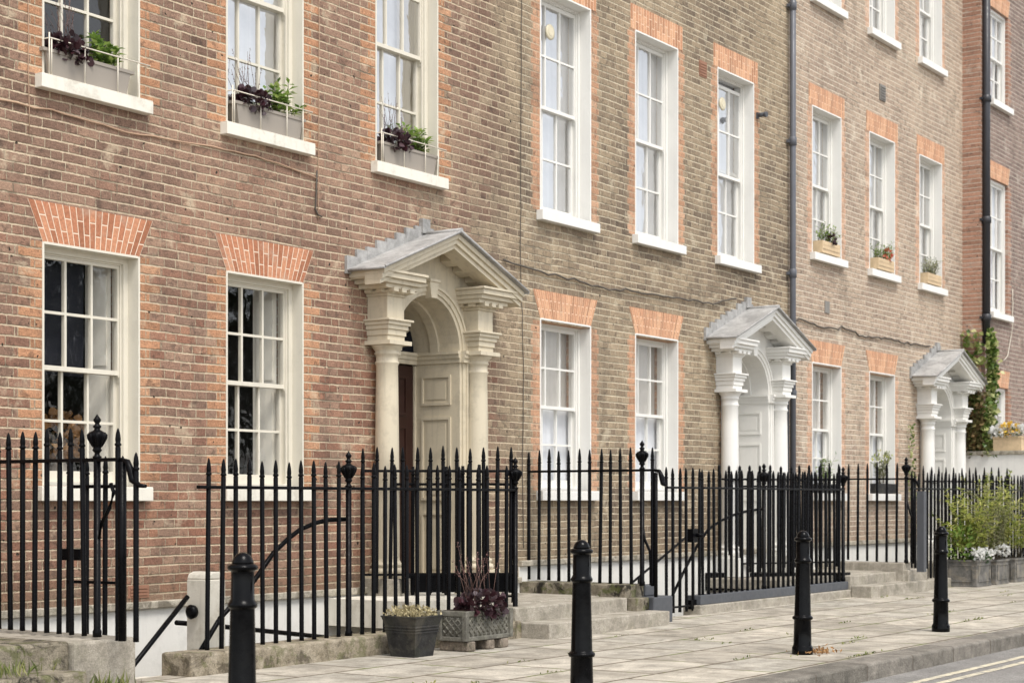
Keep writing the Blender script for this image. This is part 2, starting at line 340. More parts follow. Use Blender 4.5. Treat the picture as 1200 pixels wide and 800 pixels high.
def sheer(name,c,t):
    n=NT(name); p=n.objv(); m=n.new('ShaderNodeMapping'); n.link(p,m.inputs[0]); m.inputs['Scale'].default_value=(16,1,.6)
    col=n.mix(n.noise(m.outputs[0],1,3),mul(c,.82),c); n.base(col,.9,0,.1)
    tl=n.new('ShaderNodeBsdfTranslucent'); n.link(col,tl.inputs[0]); mx=n.new('ShaderNodeMixShader'); mx.inputs[0].default_value=t
    n.link(n.b.outputs[0],mx.inputs[1]); n.link(tl.outputs[0],mx.inputs[2]); n.link(mx.outputs[0],n.out.inputs[0]); return n.m
NET=sheer('net_curtain',(.86,.88,.92),.12); DRAPE=sheer('beige_drape',(.50,.44,.35),.15)
GAUZE_REFL=sheer('reflection_gauze',(.70,.66,.60),.15)
OAK=simple('dark_brown_door',rgb(50,28,22),.4,0,.4,.25,5,.1)
TAUPE=simple('taupe_plastic',rgb(150,142,132),.55,0,.35,.08,6,.1)
WOOD=simple('pale_timber',rgb(206,182,148),.75,0,.25,.2,18,.3)
SOIL=simple('potting_soil',(.03,.022,.016),.95,0,.1,.4,40,.6)
POTM=stone('charcoal_pot',(.018,.018,.019),(.042,.041,.039),6,.05,.6,.2,(.12,.105,.08),.35,.3)
TROM=stone('lead_effect_trough',(.11,.105,.088),(.22,.21,.178),9,.1,.75,.3,(.09,.085,.07),.6,.4)
LEADP=stone('lead_planter',(.09,.088,.082),(.19,.18,.165),7,0,.65,.25,(.30,.26,.20),.5,.3)
BLOCK=stone('old_brick_block',(.17,.14,.11),(.30,.25,.20),12,.1,.95,.4,(.05,.045,.04),.6)
CABLE=simple('weathered_cable',(.10,.085,.07),.7,0,.3,.2)
CABLEP=simple('painted_cable',rgb(176,146,122),.7,0,.3,.2)
TERRA=simple('terracotta_grille',rgb(150,112,92),.8,0,.2,.2); GRILLE=simple('grey_vent_metal',rgb(128,124,118),.6,0,.4,.2)
CLEARP=simple('ventilator_plastic',rgb(214,204,176),.35,0,.5,.08)
WIREW=simple('white_wire_paint',rgb(214,206,190),.45,0,.4,.05)
HEUCH=leafmat('heuchera_leaf',[(0,(.022,.010,.014)),(.45,(.055,.018,.024)),(.8,(.085,.055,.06)),(1,(.13,.10,.11))],.38,.1,.5)
GREENL=leafmat('fresh_green_leaf',[(0,(.08,.15,.025)),(.5,(.22,.34,.07)),(1,(.40,.48,.15))],.45,.35)
YGREEN=leafmat('yellow_green_leaf',[(0,(.10,.15,.025)),(.3,(.30,.36,.07)),(.7,(.50,.53,.15)),(1,(.66,.62,.27))],.5,.45)
DGREEN=leafmat('deep_green_leaf',[(0,(.025,.05,.014)),(.5,(.05,.10,.025)),(1,(.12,.17,.05))],.45,.25)
SILVER=leafmat('grey_green_leaf',[(0,(.14,.17,.07)),(.5,(.32,.34,.18)),(1,(.52,.50,.32))],.6,.4)
IVYM=leafmat('ivy_leaf',[(0,(.05,.10,.02)),(.35,(.15,.23,.05)),(.7,(.34,.38,.13)),(1,(.56,.54,.28))],.4,.25)
IVYR=leafmat('red_ivy_leaf',[(0,(.06,.08,.025)),(.35,(.20,.15,.06)),(.65,(.27,.17,.09)),(1,(.26,.27,.10))],.45,.2)
SEDUM=leafmat('pale_sedum_leaf',[(0,(.22,.18,.10)),(.5,(.42,.36,.20)),(1,(.58,.50,.30))],.7,.25)
DRYF=leafmat('dried_flower',[(0,(.16,.08,.03)),(.5,(.34,.18,.07)),(1,(.50,.30,.14))],.8,.2)
PETW=leafmat('white_petal',[(0,(.72,.72,.70)),(1,(.86,.86,.84))],.6,.3)
PETY=leafmat('yellow_petal',[(0,(.70,.42,.05)),(1,(.82,.62,.12))],.6,.3)
PETR=leafmat('coral_petal',[(0,(.50,.10,.06)),(1,(.66,.22,.12))],.6,.3)
STEMM=simple('plant_stem',(.09,.07,.04),.8,0,.2,.3); STEMR=simple('red_stem',(.15,.09,.075),.7,0,.2,.3)
GRASS=leafmat('grass_blade',[(0,(.08,.11,.03)),(.5,(.17,.21,.06)),(1,(.34,.33,.13))],.6,.3)
BARK=simple('bark',(.06,.05,.04),.9,0,.2,.3,9,.6)
TREEL=leafmat('tree_leaf',[(0,(.010,.017,.006)),(.6,(.022,.036,.010)),(1,(.045,.065,.018))],.5,.2)

# ------------------------------------------------------------------ leaves
def leaf(mb,p,d,up,l,w,round_=False):
    d=d.normalized(); s=d.cross(up)
    if s.length<1e-3: s=d.cross(Vector((1,0,0)))
    s.normalize(); n=s.cross(d)
    if round_:
        pts=[]
        for k in range(7):
            a=2*PI*k/7; pts.append(p+d*(l*.5*(1-math.cos(a)))+s*(w*.5*math.sin(a))+n*(.12*l*math.cos(2*a)))
        mb.face(pts,smooth=True)
    else:
        m=p+d*l*.5
        i=len(mb.v); mb.v+=[tuple(p),tuple(m+s*w*.5+n*l*.06),tuple(p+d*l-n*l*.1),tuple(m-s*w*.5+n*l*.06),tuple(m-n*l*.03)]
        for q in ((0,1,4),(1,2,4),(2,3,4),(3,0,4)): mb.f.append(tuple(i+a for a in q))
def rvec(r=None):
    r=r or rng
    while True:
        v=Vector((r.uniform(-1,1),r.uniform(-1,1),r.uniform(-1,1)))
        if .05<v.length<1: return v.normalized()
def foliage(n,posf,l,w,r,round_=False,lift=.3):
    mb=MB()
    for _ in range(n):
        p,o=posf(r); d=(o+rvec(r)*.8+Vector((0,0,lift))).normalized(); k=r.uniform(.6,1.25)
        leaf(mb,p,d,(rvec(r)+Vector((0,0,.6))).normalized(),l*k,w*k,round_)
    return mb
def ell(c,rad,fill=.5):
    c=Vector(c)
    def f(r):
        v=rvec(r); k=r.uniform(fill,1)**.6*r.uniform(.85,1.1)
        return c+Vector((v.x*rad[0]*k,v.y*rad[1]*k,v.z*rad[2]*k)),v
    return f
def sprigs(n,c,h,spread,r,leafl,leafw,per,bend=.5):
    """stems rising from c with leaves along; returns (stems, leaves)"""
    st=MB(); lv=MB(); c=Vector(c)
    for _ in range(n):
        b=c+Vector((r.uniform(-spread[0],spread[0]),r.uniform(-spread[1],spread[1]),0)); hh=h*r.uniform(.55,1.1)
        dx=Vector((r.gauss(0,bend),r.gauss(0,bend),0))*hh*.6
        pts=[b+dx*(t*t)+Vector((0,0,hh*t*(1-.12*t*abs(dx.length)/hh))) for t in (0,.25,.5,.75,1)]
        st.tube(pts,[.004,.0035,.003,.0022,.0014],4)
        for q in range(per):
            t=r.uniform(.2,1); j=min(3,int(t*4)); p=pts[j].lerp(pts[j+1],t*4-j)
            v=rvec(r); v.z=abs(v.z)*.6
            leaf(lv,p,v,Vector((0,0,1)),leafl*r.uniform(.6,1.2),leafw*r.uniform(.7,1.1))
    return st,lv

# ------------------------------------------------------------------ camera, light
cam=bpy.data.cameras.new('camera'); co=bpy.data.objects.new('camera',cam); COL.objects.link(co); S.camera=co
co.location=(0,-10,1.243); co.rotation_euler=(R(90),0,R(34.66-90)); cam.sensor_width=36; cam.lens=59.22; cam.shift_y=.1558; cam.clip_end=3000; cam.clip_start=.1
cam.dof.use_dof=True; cam.dof.focus_distance=13.; cam.dof.aperture_fstop=4.
SUN_EL,SUN_DIR=60,Vector((-.45,-.89,0)).normalized()
w=bpy.data.worlds.new('World'); S.world=w; w.use_nodes=True; t=w.node_tree; bg=t.nodes['Background']
sky=t.nodes.new('ShaderNodeTexSky'); sky.sky_type='NISHITA'; sky.sun_disc=False; sky.sun_elevation=R(SUN_EL); sky.sun_rotation=math.atan2(SUN_DIR.x,SUN_DIR.y); sky.dust_density=1.5; sky.air_density=1.; sky.ozone_density=1
hs=t.nodes.new('ShaderNodeHueSaturation'); hs.inputs['Saturation'].default_value=.2
t.links.new(sky.outputs[0],hs.inputs['Color']); t.links.new(hs.outputs[0],bg.inputs[0]); bg.inputs[1].default_value=.15
sl=bpy.data.lights.new('sun','SUN'); sl.energy=1.5; sl.angle=R(22); sl.color=(1,.945,.87); so=bpy.data.objects.new('sun',sl); COL.objects.link(so)
Ld=Vector((SUN_DIR.x*math.cos(R(SUN_EL)),SUN_DIR.y*math.cos(R(SUN_EL)),math.sin(R(SUN_EL))))
so.rotation_euler=Ld.to_track_quat('Z','Y').to_euler(); so.location=(0,-20,30)
S.view_settings.view_transform='Standard'; S.view_settings.look='None'; S.view_settings.exposure=.90; S.view_settings.gamma=1
S.cycles.max_bounces=8; S.cycles.transparent_max_bounces=16
try: S.cycles.use_denoising=True; S.cycles.denoiser='OPENIMAGEDENOISE'
except Exception: pass

# ------------------------------------------------------------------ ground
def sheet(name,x0,x1,y0,y1,z,mat): 
    mb=MB(); mb.face([(x0,y0,z),(x1,y0,z),(x1,y1,z),(x0,y1,z)]); o=obj(name,mb,mat); o['kind']='structure'; return o
sheet('road',-400,1500,-800,-4.9,-.125,ASPH)
mb=MB()
mb.box(-20,300,-4.64,-1.12,-.4,0); mb.box(28.06,300,-1.12,0,-.4,0)
o=obj('pavement',mb,PAVE); o['kind']='structure'
mb=MB(); mb.box(-20,300,-4.93,-4.645,-.4,.004); o=obj('kerb',mb,KERB,bevel=.018); o['kind']='structure'
mb=MB(); mb.box(-20,300,-5.31,-5.24,-.122,-.121); mb.box(-20,300,-5.48,-5.41,-.122,-.121); o=obj('road_marking',mb,YEL); o['kind']='structure'
mb=MB()
mb.box(2,28,-1.1,-.02,-2.5,-2.35); mb.box(2,28,-1.115,-1.02,-2.35,-.01); mb.box(1.9,2,-1.1,0,-2.35,-.01)
o=obj('basement_area',mb,LIME); o['kind']='structure'

# ------------------------------------------------------------------ houses
def wall_mesh(name,u0,u1,z0,z1,opens,v=0.,jw=.24,depth=8.,mats=None,jamb=True,thick=.34,ret=None):
    """front wall with openings (a,b,c,d)=(u0,u1,z0,z1), reveals, back shell; y=-v is the front plane"""
    mb=MB(); y=-v
    us={u0,u1}; zs={z0,z1}
    for a,b,c,d in opens: us|={a,b,a-jw,b+jw}; zs|={c,d}
    us=sorted(x for x in us if u0<=x<=u1); zs=sorted(zs)
    for i in range(len(us)-1):
        for j in range(len(zs)-1):
            a,b,c,d=us[i],us[i+1],zs[j],zs[j+1]; m=(a+b)/2; n=(c+d)/2
            if any(o[0]<m<o[1] and o[2]<n<o[3] for o in opens): continue
            at=None
            if jamb:
                for o in opens:
                    if o[2]-.001<=n<=o[3]+.001:
                        if o[0]-jw-1e-4<=m<=o[0]: at=(o[0]-a,o[0]-b,o[0]-b,o[0]-a)
                        elif o[1]<=m<=o[1]+jw+1e-4: at=(a-o[1],b-o[1],b-o[1],a-o[1])
            if not at: at=(9,9,9,9)
            mb.face([(a,y,c),(b,y,c),(b,y,d),(a,y,d)],uv=[(a,c),(b,c),(b,d),(a,d)],at=at)
    for a,b,c,d in opens:
        yb=y+thick
        mb.face([(a,y,c),(a,y,d),(a,yb,d),(a,yb,c)],uv=[(a,c),(a,d),(a+thick,d),(a+thick,c)],at=(.05,)*4)
        mb.face([(b,y,c),(b,yb,c),(b,yb,d),(b,y,d)],uv=[(b,c),(b-thick,c),(b-thick,d),(b,d)],at=(.05,)*4)
        mb.face([(a,y,d),(b,y,d),(b,yb,d),(a,yb,d)],uv=[(a,d),(b,d),(b,d+thick),(a,d+thick)],at=(.05,)*4)
        mb.face([(a,y,c),(a,yb,c),(b,yb,c),(b,y,c)],uv=[(a,c),(a,c-thick),(b,c-thick),(b,c)],at=(9,)*4)
    e=.004; yb=y+depth
    mb.face([(u0+e,y,z0),(u0+e,y,z1),(u0+e,yb,z1),(u0+e,yb,z0)],uv=[(y,z0),(y,z1),(yb,z1),(yb,z0)],at=((.0,0,depth,depth) if ret else (9,)*4))
    mb.face([(u1-e,y,z0),(u1-e,yb,z0),(u1-e,yb,z1),(u1-e,y,z1)],uv=[(y,z0),(yb,z0),(yb,z1),(y,z1)])
    mb.face([(u1,yb,z0),(u0,yb,z0),(u0,yb,z1),(u1,yb,z1)],uv=[(u1,z0),(u0,z0),(u0,z1),(u1,z1)])
    mb.face([(u0,y,z1),(u1,y,z1),(u1,yb,z1),(u0,yb,z1)],uv=[(u0,z1),(u1,z1),(u1,z1+1),(u0,z1+1)])
    return mb.mesh(name,mats)

CACHE={}
def cached(key,fn):
    if key not in CACHE: CACHE[key]=fn()
    return CACHE[key]
def sash(w,h,cols,rows,t,bot,top,mat,bar=.021,horn=False):
    mb=MB(); x0,x1=-w/2,w/2
    mb.frame(x0,x1,0,h,-.02,.02,t,bot,top)
    gx0,gx1,gz0,gz1=x0+t,x1-t,bot,h-top
    for c in range(1,cols):
        x=gx0+(gx1-gx0)*c/cols; mb.box(x-bar/2,x+bar/2,-.017,.017,gz0,gz1)
    for r in range(1,rows):
        z=gz0+(gz1-gz0)*r/rows; mb.box(gx0,gx1,-.0155,.0155,z-bar/2,z+bar/2)
    if horn:
        for sg in (-1,1): xa,xb=sorted((sg*w/2,sg*(w/2-t))); mb.prism([(xa,-.05),(xb,-.05),(xb,-.0005),(xa,-.0005)] if False else [(sg*w/2,-.0005),(sg*(w/2-t),-.0005),(sg*(w/2-t*.35),-.03),(sg*(w/2-t*.3),-.055),(sg*w/2,-.055)],-.019,.019)
    return mb.mesh('sash',mat)
def pane(w,h,mat):
    mb=MB(); mb.face([(-w/2,0,0),(w/2,0,0),(w/2,0,h),(-w/2,0,h)]); return mb.mesh('glass_pane',mat)
def window(house,uc,z0,z1,w,v=0.,pm=WHITE,sillm=SILLW,rev=.115,rows=(2,2),cols=3,inside='room',sill=True,brickrev=False,glass=GLASS,meet=.5,drop=0.,arch=None,archm=V2,archh=.30,splay=.14,nv=28,ff=.052,sillh=.11,rect=False):
    h=z1-z0; k=(round(w,3),round(h,3),pm.name,rev,brickrev,ff)
    def mk():
        mb=MB(); e=.014
        if not brickrev:
            mb.box(-w/2-.004,-w/2+e,-.006,rev+.02,0,h); mb.box(w/2-e,w/2+.004,-.006,rev+.02,0,h); mb.box(-w/2+e,w/2-e,-.005,rev+.02,h-e,h+.004)
        f=ff
        mb.frame(-w/2+e*.5,w/2-e*.5,0,h-.004,rev,rev+.13,f,.03,f)
        mb.frame(-w/2+e+f-.006,w/2-e-f+.006,.03,h-f-.002,rev+.022,rev+.034,.014,.006,.014)
        return mb.mesh('window',pm)
    y=-v
    win=put('window',cached(('win',)+k,mk),house,(uc,y,z0))
    iw=w-.014-2*ff+.01; ih=h-.052-.03; m=ih*meet
    up=put('upper_sash',cached(('us',round(iw,4),ih,meet,cols,rows,pm.name),lambda:sash(iw,ih-m+.018,cols,rows[0],.036,.036,.042,pm,horn=True)),win,(0,rev+.055,.03+m-.018-drop))
    lo=put('lower_sash',cached(('ls',iw,ih,meet,cols,rows,pm.name),lambda:sash(iw,m+.018,cols,rows[1],.04,.085,.036,pm)),win,(0,rev+.098,.03))
    put('glass_pane',cached(('ug',iw,ih,meet,glass.name),lambda:pane(iw-.05,ih-m-.03,glass)),win,(0,rev+.056,.03+m+.01-drop))
    put('glass_pane',cached(('lg',iw,ih,meet,glass.name),lambda:pane(iw-.06,m-.06,glass)),win,(0,rev+.099,.03+.06))
    if sill:
        def ms():
            mb=MB(); mb.box(-w/2-.072,w/2+.072,-.085,.0,-sillh,-.012); mb.box(-w/2+.004,w/2-.004,.0,rev+.05,-sillh,.0); mb.prism([(-w/2-.072,-.013),(w/2+.072,-.013),(w/2+.072,-.004),(-w/2-.072,-.004)],-.083,-.001); return mb.mesh('sill',sillm)
        put('sill',cached(('sill',w,rev,sillm.name,sillh),ms),win,(0,0,0),bevel=.006)
    # room behind
    y0=rev+.135
    mb=MB(); a,b,c,d=-w/2-.25,w/2+.25,-.3,h+.2; yb=y0+1.6
    P=lambda x,yy,z:(x,yy,z)
    mb.face([(a,yb,c),(b,yb,c),(b,yb,d),(a,yb,d)]); mb.face([(a,y0,c),(a,yb,c),(a,yb,d),(a,y0,d)]); mb.face([(b,y0,c),(b,y0,d),(b,yb,d),(b,yb,c)])
    mb.face([(a,y0,c),(b,y0,c),(b,yb,c),(a,yb,c)]); mb.face([(a,y0,d),(a,yb,d),(b,yb,d),(b,y0,d)])
    for (xa,xb,za,zb) in ((a,-w/2,c,d),(w/2,b,c,d),(-w/2,w/2,h,d),(-w/2,w/2,c,0)): mb.face([(xa,y0,za),(xb,y0,za),(xb,y0,zb),(xa,y0,zb)])
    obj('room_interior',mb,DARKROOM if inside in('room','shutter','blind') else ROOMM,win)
    def panel(name,pts,mat,thick=.0):
        mb=MB(); mb.face(pts); return obj(name,mb,mat,win)
    def curtain(x0,x1,yy,mat,amp=.03,wl=.11,z0_=.02,z1_=None,name='curtain'):
        mb=MB(); n=48; z1_=z1_ or h-.02; top=[];bot=[]
        ph=rng.uniform(0,6)
        for i in range(n+1):
            x=x0+(x1-x0)*i/n; q=amp*(math.sin(2*PI*x/wl+ph)+.5*math.sin(2*PI*x/wl*.43+2*ph)); top.append((x,yy+q*.7,z1_)); bot.append((x+q*.2,yy+q,z0_))
        for i in range(n): mb.face([bot[i],bot[i+1],top[i+1],top[i]],smooth=True)
        return obj(name,mb,mat,win)
    if inside in('shutter','blind'):
        # painted inner shutters folded back into the splayed reveals
        for sx in (-1,1):
            mb=MB(); xa=sx*(w/2-.065); xb=(w/2-.14) if sx>0 else -(w/2+.10); ya=y0+.006; yb2=y0+(.22 if sx>0 else .34)
            mb.face([(xa,ya,.0),(xb,yb2,.0),(xb,yb2,h-.02),(xa,ya,h-.02)])
            n=Vector((yb2-ya,-(xb-xa),0)).normalized()*(-sx*.012)
            for (za,zb) in ((.12,h*.47),(h*.53,h-.14)):
                q=[Vector((xa,ya,0)).lerp(Vector((xb,yb2,0)),t) for t in (.16,.84)]
                fr=[q[0]+n,q[1]+n]
                mb.face([(fr[0].x,fr[0].y,za),(fr[1].x,fr[1].y,za),(fr[1].x,fr[1].y,zb),(fr[0].x,fr[0].y,zb)])
                mb.face([(q[0].x,q[0].y,za),(fr[0].x,fr[0].y,za),(fr[0].x,fr[0].y,zb),(q[0].x,q[0].y,zb)])
            obj('inner_shutter',mb,SHUT,win)
    if inside=='blind':
        panel('roller_blind',[(-w/2+.02,y0+.012,h*.47),(w/2-.34,y0+.012,h*.47),(w/2-.34,y0+.012,h),(-w/2+.02,y0+.012,h)],BLIND)
    if inside in('sheer','half','drape'):
        if inside=='sheer': curtain(-w/2+.0,w/2-.0,y0+.03,NET,.004,.13)
        if inside=='half': curtain(-w/2+.0,w/2-.0,y0+.02,NET,.003,.2,.02,h*.49); curtain(-w/2-.02,w/2+.0,y0+.06,GAUZE_REFL,.008,.13,h*.2)  # upper gauze: pale reflected buildings put into its colour; right part is curtain
        if inside=='drape': curtain(-w/2+.0,w/2-.0,y0+.06,NET,.005,.12); curtain(w/2-.30,w/2-.01,y0+.025,DRAPE,.010,.09)
    if arch is not False:
        ah,spl=archh,splay
        mb=MB(); za,zb=z1+.001,z1+ah; yf=y-.004
        for i in range(nv):
            t0,t1=i/nv,(i+1)/nv
            e_=spl if rect else 0; xb0,xb1=uc-w/2-e_+(w+2*e_)*t0,uc-w/2-e_+(w+2*e_)*t1; xt0,xt1=uc-w/2-spl+(w+2*spl)*t0,uc-w/2-spl+(w+2*spl)*t1
            mb.face([(xb0,yf,za),(xb1,yf,za),(xt1,yf,zb),(xt0,yf,zb)],uv=[(i+.001,0),(i+.999,0),(i+.999,ah),(i+.001,ah)])
        mb.face([(uc-w/2,yf,za),(uc-w/2-spl,yf,zb),(uc-w/2-spl,y+.01,zb),(uc-w/2,y+.01,za)]); mb.face([(uc+w/2,yf,za),(uc+w/2,y+.01,za),(uc+w/2+spl,y+.01,zb),(uc+w/2+spl,yf,zb)]); mb.face([(uc-w/2-spl,yf,zb),(uc+w/2+spl,yf,zb),(uc+w/2+spl,y+.01,zb),(uc-w/2-spl,y+.01,zb)])
        obj('brick_arch',mb,archm,house)
    return win

def porch(house,uc,pm,dz=0.,door=OAK,plinthm=STEP,dark=True):
    g=.29
    # --- arched front plate, recess lining
    mb=MB(); a=.5; sp=2.73+dz; vf=.06; hw=.70
    roof=lambda x:3.80+dz-abs(x)*.402
    xs=[-hw,-.62]+[-a*math.cos(PI*i/20) for i in range(21)]+[.62,hw]
    bt=lambda x:sp+math.sqrt(max(0,a*a-x*x))
    for x0,x1 in zip(xs,xs[1:]):
        if x1<=-a+1e-6 or x0>=a-1e-6: b0=b1=g
        else: b0,b1=bt(x0),bt(x1)
        t0,t1=roof(x0)-.06,roof(x1)-.06
        mb.face([(x0,-vf,b0),(x1,-vf,b1),(x1,-vf,t1),(x0,-vf,t0)])
    for s in (-1,1): mb.face([(s*hw,-vf,g),(s*hw,0,g),(s*hw,0,roof(hw)-.06),(s*hw,-vf,roof(hw)-.06)])
    vb=-.52
    for i in range(20):
        x0,x1=xs[2+i],xs[3+i]; mb.face([(x0,-vf,bt(x0)),(x1,-vf,bt(x1)),(x1,-vb,bt(x1)),(x0,-vb,bt(x0))],smooth=True)
    for s in (-1,1): mb.face([(s*a,-vf,g),(s*a,-vb,g),(s*a,-vb,sp),(s*a,-vf,sp)])
    mb.face([(-a,-vf,g),(a,-vf,g),(a,-vb,g),(-a,-vb,g)])
    # archivolt, in three steps
    for r0,r1,p in ((.5,.535,.018),(.535,.58,.034),(.58,.605,.05)):
        for i in range(24):
            t0,t1=PI*i/24,PI*(i+1)/24
            q=lambda r,t,v:(-r*math.cos(t),-v,sp+r*math.sin(t))
            mb.face([q(r0,t0,vf+p),q(r0,t1,vf+p),q(r1,t1,vf+p),q(r1,t0,vf+p)]); mb.face([q(r0,t0,vf),q(r0,t1,vf),q(r0,t1,vf+p),q(r0,t0,vf+p)]); mb.face([q(r1,t0,vf+p),q(r1,t1,vf+p),q(r1,t1,vf),q(r1,t0,vf)])
        for s in (-1,1): mb.box(min(s*r0,s*r1),max(s*r0,s*r1),-vf-p,-vf,g,sp)
    # inner ring half way back in the barrel
    for i in range(20):
        t0,t1=PI*i/20,PI*(i+1)/20; q=lambda r,t,v:(-r*math.cos(t),-v,sp+r*math.sin(t))
        for v in (-.22,): mb.face([q(.498,t0,v+.05),q(.47,t0,v+.05),q(.47,t1,v+.05),q(.498,t1,v+.05)]); mb.face([q(.47,t0,v+.05),q(.47,t0,v-.05),q(.47,t1,v-.05),q(.47,t1,v+.05)])
    p=obj('porch',mb,pm,house,(uc,0,0))
    # impost mouldings round the recess
    mb=MB()
    for z0,z1,pr in ((2.615,2.66,.016),(2.66,2.70,.03),(2.70,2.73,.045)):
        z0+=dz; z1+=dz
        for s in (-1,1):
            mb.box(min(s*(a-pr),s*(a+.0)),max(s*(a-pr),s*a),-vf-.03,-vb,z0,z1); mb.box(min(s*a,s*.6),max(s*a,s*.6),-vf-.052-pr,-vf,z0,z1)
        mb.box(-a+pr,a-pr,-vb-.06-pr,-vb,z0,z1)
    obj('impost_moulding',mb,pm,p)
    # jamb panels
    for s in (-1,1):
        mb=MB()
        for z0,z1 in ((2.2+dz,2.5+dz),(1.25,2.08+dz),(.5,1.13)):
            for (ya,yb,za,zb) in ((.03,.055,z0,z1),(.375,.40,z0,z1),(.055,.375,z0,z0+.025),(.055,.375,z1-.025,z1)):
                mb.box(min(s*(a-.014),s*a),max(s*(a-.014),s*a),ya,yb,za,zb)
            mb.box(min(s*(a-.006),s*a),max(s*(a-.006),s*a),-.05+.145,.19+.145,z0+.06,z1-.06)
        obj('jamb_panel',mb,pm,p)
    # keystone
    mb=MB(); mb.prism([(-.045,sp+.47),(.045,sp+.47),(.07,sp+.635),(-.07,sp+.635)],-vf-.085,-vf); mb.box(-.082,.082,-vf-.1,-vf,sp+.625,sp+.652); obj('keystone',mb,pm,p,bevel=.004)
    # door and fanlight at the back of the recess
    mb=MB(); dy=-vb-.02
    mb.box(-a+.025,a-.025,dy-.01,dy+.02,g,2.6+dz)
    for s in (-1,1):
        for z0,z1 in ((.5,1.2),(1.32,2.0),(2.1,2.5+dz)):
            x0,x1=(s*.05,s*.37) if s>0 else (-.37,-.05)
            mb.frame(x0,x1,z0,z1,dy-.022,dy-.008,.03)
    obj('door',mb,door,p)
    mb=MB(); mb.box(-a,-a+.025,dy-.03,dy,g,2.6+dz); mb.box(a-.025,a,dy-.03,dy,g,2.6+dz); obj('door_frame',mb,pm,p)
    mb=MB(); mb.tube([(-.02,dy-.012,1.3),(-.02,dy-.06,1.3)],.018,8); obj('door_knob',mb,simple('brass_knob',(.5,.34,.1),.3,1) if 'brass_knob' not in bpy.data.materials else bpy.data.materials['brass_knob'],p)
    mb=MB(); n=20
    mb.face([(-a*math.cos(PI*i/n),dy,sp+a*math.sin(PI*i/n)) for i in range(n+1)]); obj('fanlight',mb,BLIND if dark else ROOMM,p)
    mb=MB()
    for k in range(1,6):
        t=PI*k/6; mb.tube([(-.12*math.cos(t),dy-.012,sp+.12*math.sin(t)),(-a*math.cos(t),dy-.012,sp+a*math.sin(t))],.012,6)
    mb.tube([(-.14*math.cos(PI*i/10),dy-.012,sp+.14*math.sin(PI*i/10)) for i in range(11)],.014,6); obj('fanlight_bars',mb,pm,p)
    # columns with entablature blocks
    def mkcol():
        mb=MB(); r=.118
        mb.box(-.165,.165,-.165,.165,.53,.565)
        prof=[(.160,.565),(.168,.59),(.160,.617),(.142,.622),(.140,.635),(.152,.65),(.148,.668),(.128,.675),(r,.70)]
        for i in range(9): q=i/8; prof.append((r-.016*q**1.6,.72+(2.50-.72+dz)*q))
        zt=2.52+dz
        prof+=[(.113,zt),(.115,zt+.012),(.103,zt+.022),(.104,zt+.075),(.118,zt+.085),(.118,zt+.098),(.108,zt+.104),(.120,zt+.125),(.146,zt+.158),(.150,zt+.168)]
        mb.lathe(prof,28)
        zt+=.168; mb.box(-.165,.165,-.165,.165,zt,zt+.038)
        return mb.mesh('column',pm)
    def mkblk():
        mb=MB()
        for z0,z1,hh,vv in ((2.726,2.775,.125,.245),(2.775,2.83,.135,.257),(2.83,2.87,.15,.272),(2.87,2.905,.165,.29),(2.905,2.925,.185,.31),(2.925,3.135,.124,.24),(3.135,3.16,.14,.255),(3.16,3.19,.156,.27)):
            mb.box(-hh,hh,-vv,-.0,z0+dz,z1+dz)
        for x in (-.12,.0,.12): mb.box(x-.035,x+.035,-.345,-.271,3.165+dz,3.21+dz)
        for s in (-1,1):
            for y in (-.2,-.06): mb.box(min(s*.157,s*.2),max(s*.158,s*.2),y-.035,y+.035,3.165+dz,3.21+dz)
        return mb.mesh('entablature',pm)
    for s in (-1,1):
        cm=cached(('col',pm.name,dz),mkcol); bm_=cached(('blk',pm.name,dz),mkblk)
        put('column',cm,p,(s*.715,-.135,0)); put('entablature',bm_,p,(s*.715,0,0),bevel=.004)
        mb=MB(); mb.box(-.175,.175,-.175,.175,g,.53); obj('plinth',mb,plinthm,p,(s*.715,-.177,0),bevel=.006)
    # cornice returns, raking cornice
    mb=MB()
    for s in (-1,1):
        for z0,z1,x0,x1,vv in ((3.195,3.235,.49,.97,.33),(3.235,3.275,.475,1.03,.365),(3.275,3.325,.46,1.085,.40),(3.325,3.348,.445,1.105,.418)):
            xa,xb=sorted((s*x0,s*x1)); mb.box(xa,xb,-vv,-.002,z0+dz,z1+dz)
        for (d0,d1,va,vb_) in ((.0,.05,.20,.432),(.05,.10,.20,.409),(.10,.145,.20,.383)):   # depth below roof line, front
            top=lambda x:3.80+dz-abs(x)*.402
            e=1.12
            mb.prism([(0,top(0)-d0),(s*e,top(e)-d0),(s*e,top(e)-d1),(0,top(0)-d1)],-vb_,-va)
    obj('cornice',mb,pm,p,bevel=.003)
    mb=MB()
    for s in (-1,1): mb.prism([(0,3.80+dz-.03),(s*1.1,3.80+dz-1.1*.402-.03),(s*1.1,3.80+dz-1.1*.402-.07),(0,3.80+dz-.07)],-.20,-.003)
    obj('soffit',mb,pm,p)
    for s in (-1,1):
        for i in range(4):
            mb=MB(); x0=.2+i*.2; x1=x0+.1; tp=lambda x:3.80+dz-.07-x*.402
            mb.prism([(s*x0,tp(x0)),(s*x1,tp(x1)),(s*x1,tp(x1)-.07),(s*x0,tp(x0)-.07)],-.205,-.065); obj('mutule',mb,pm,p)
    # lead roof with rolled edge, stepped flashing
    mb=MB()
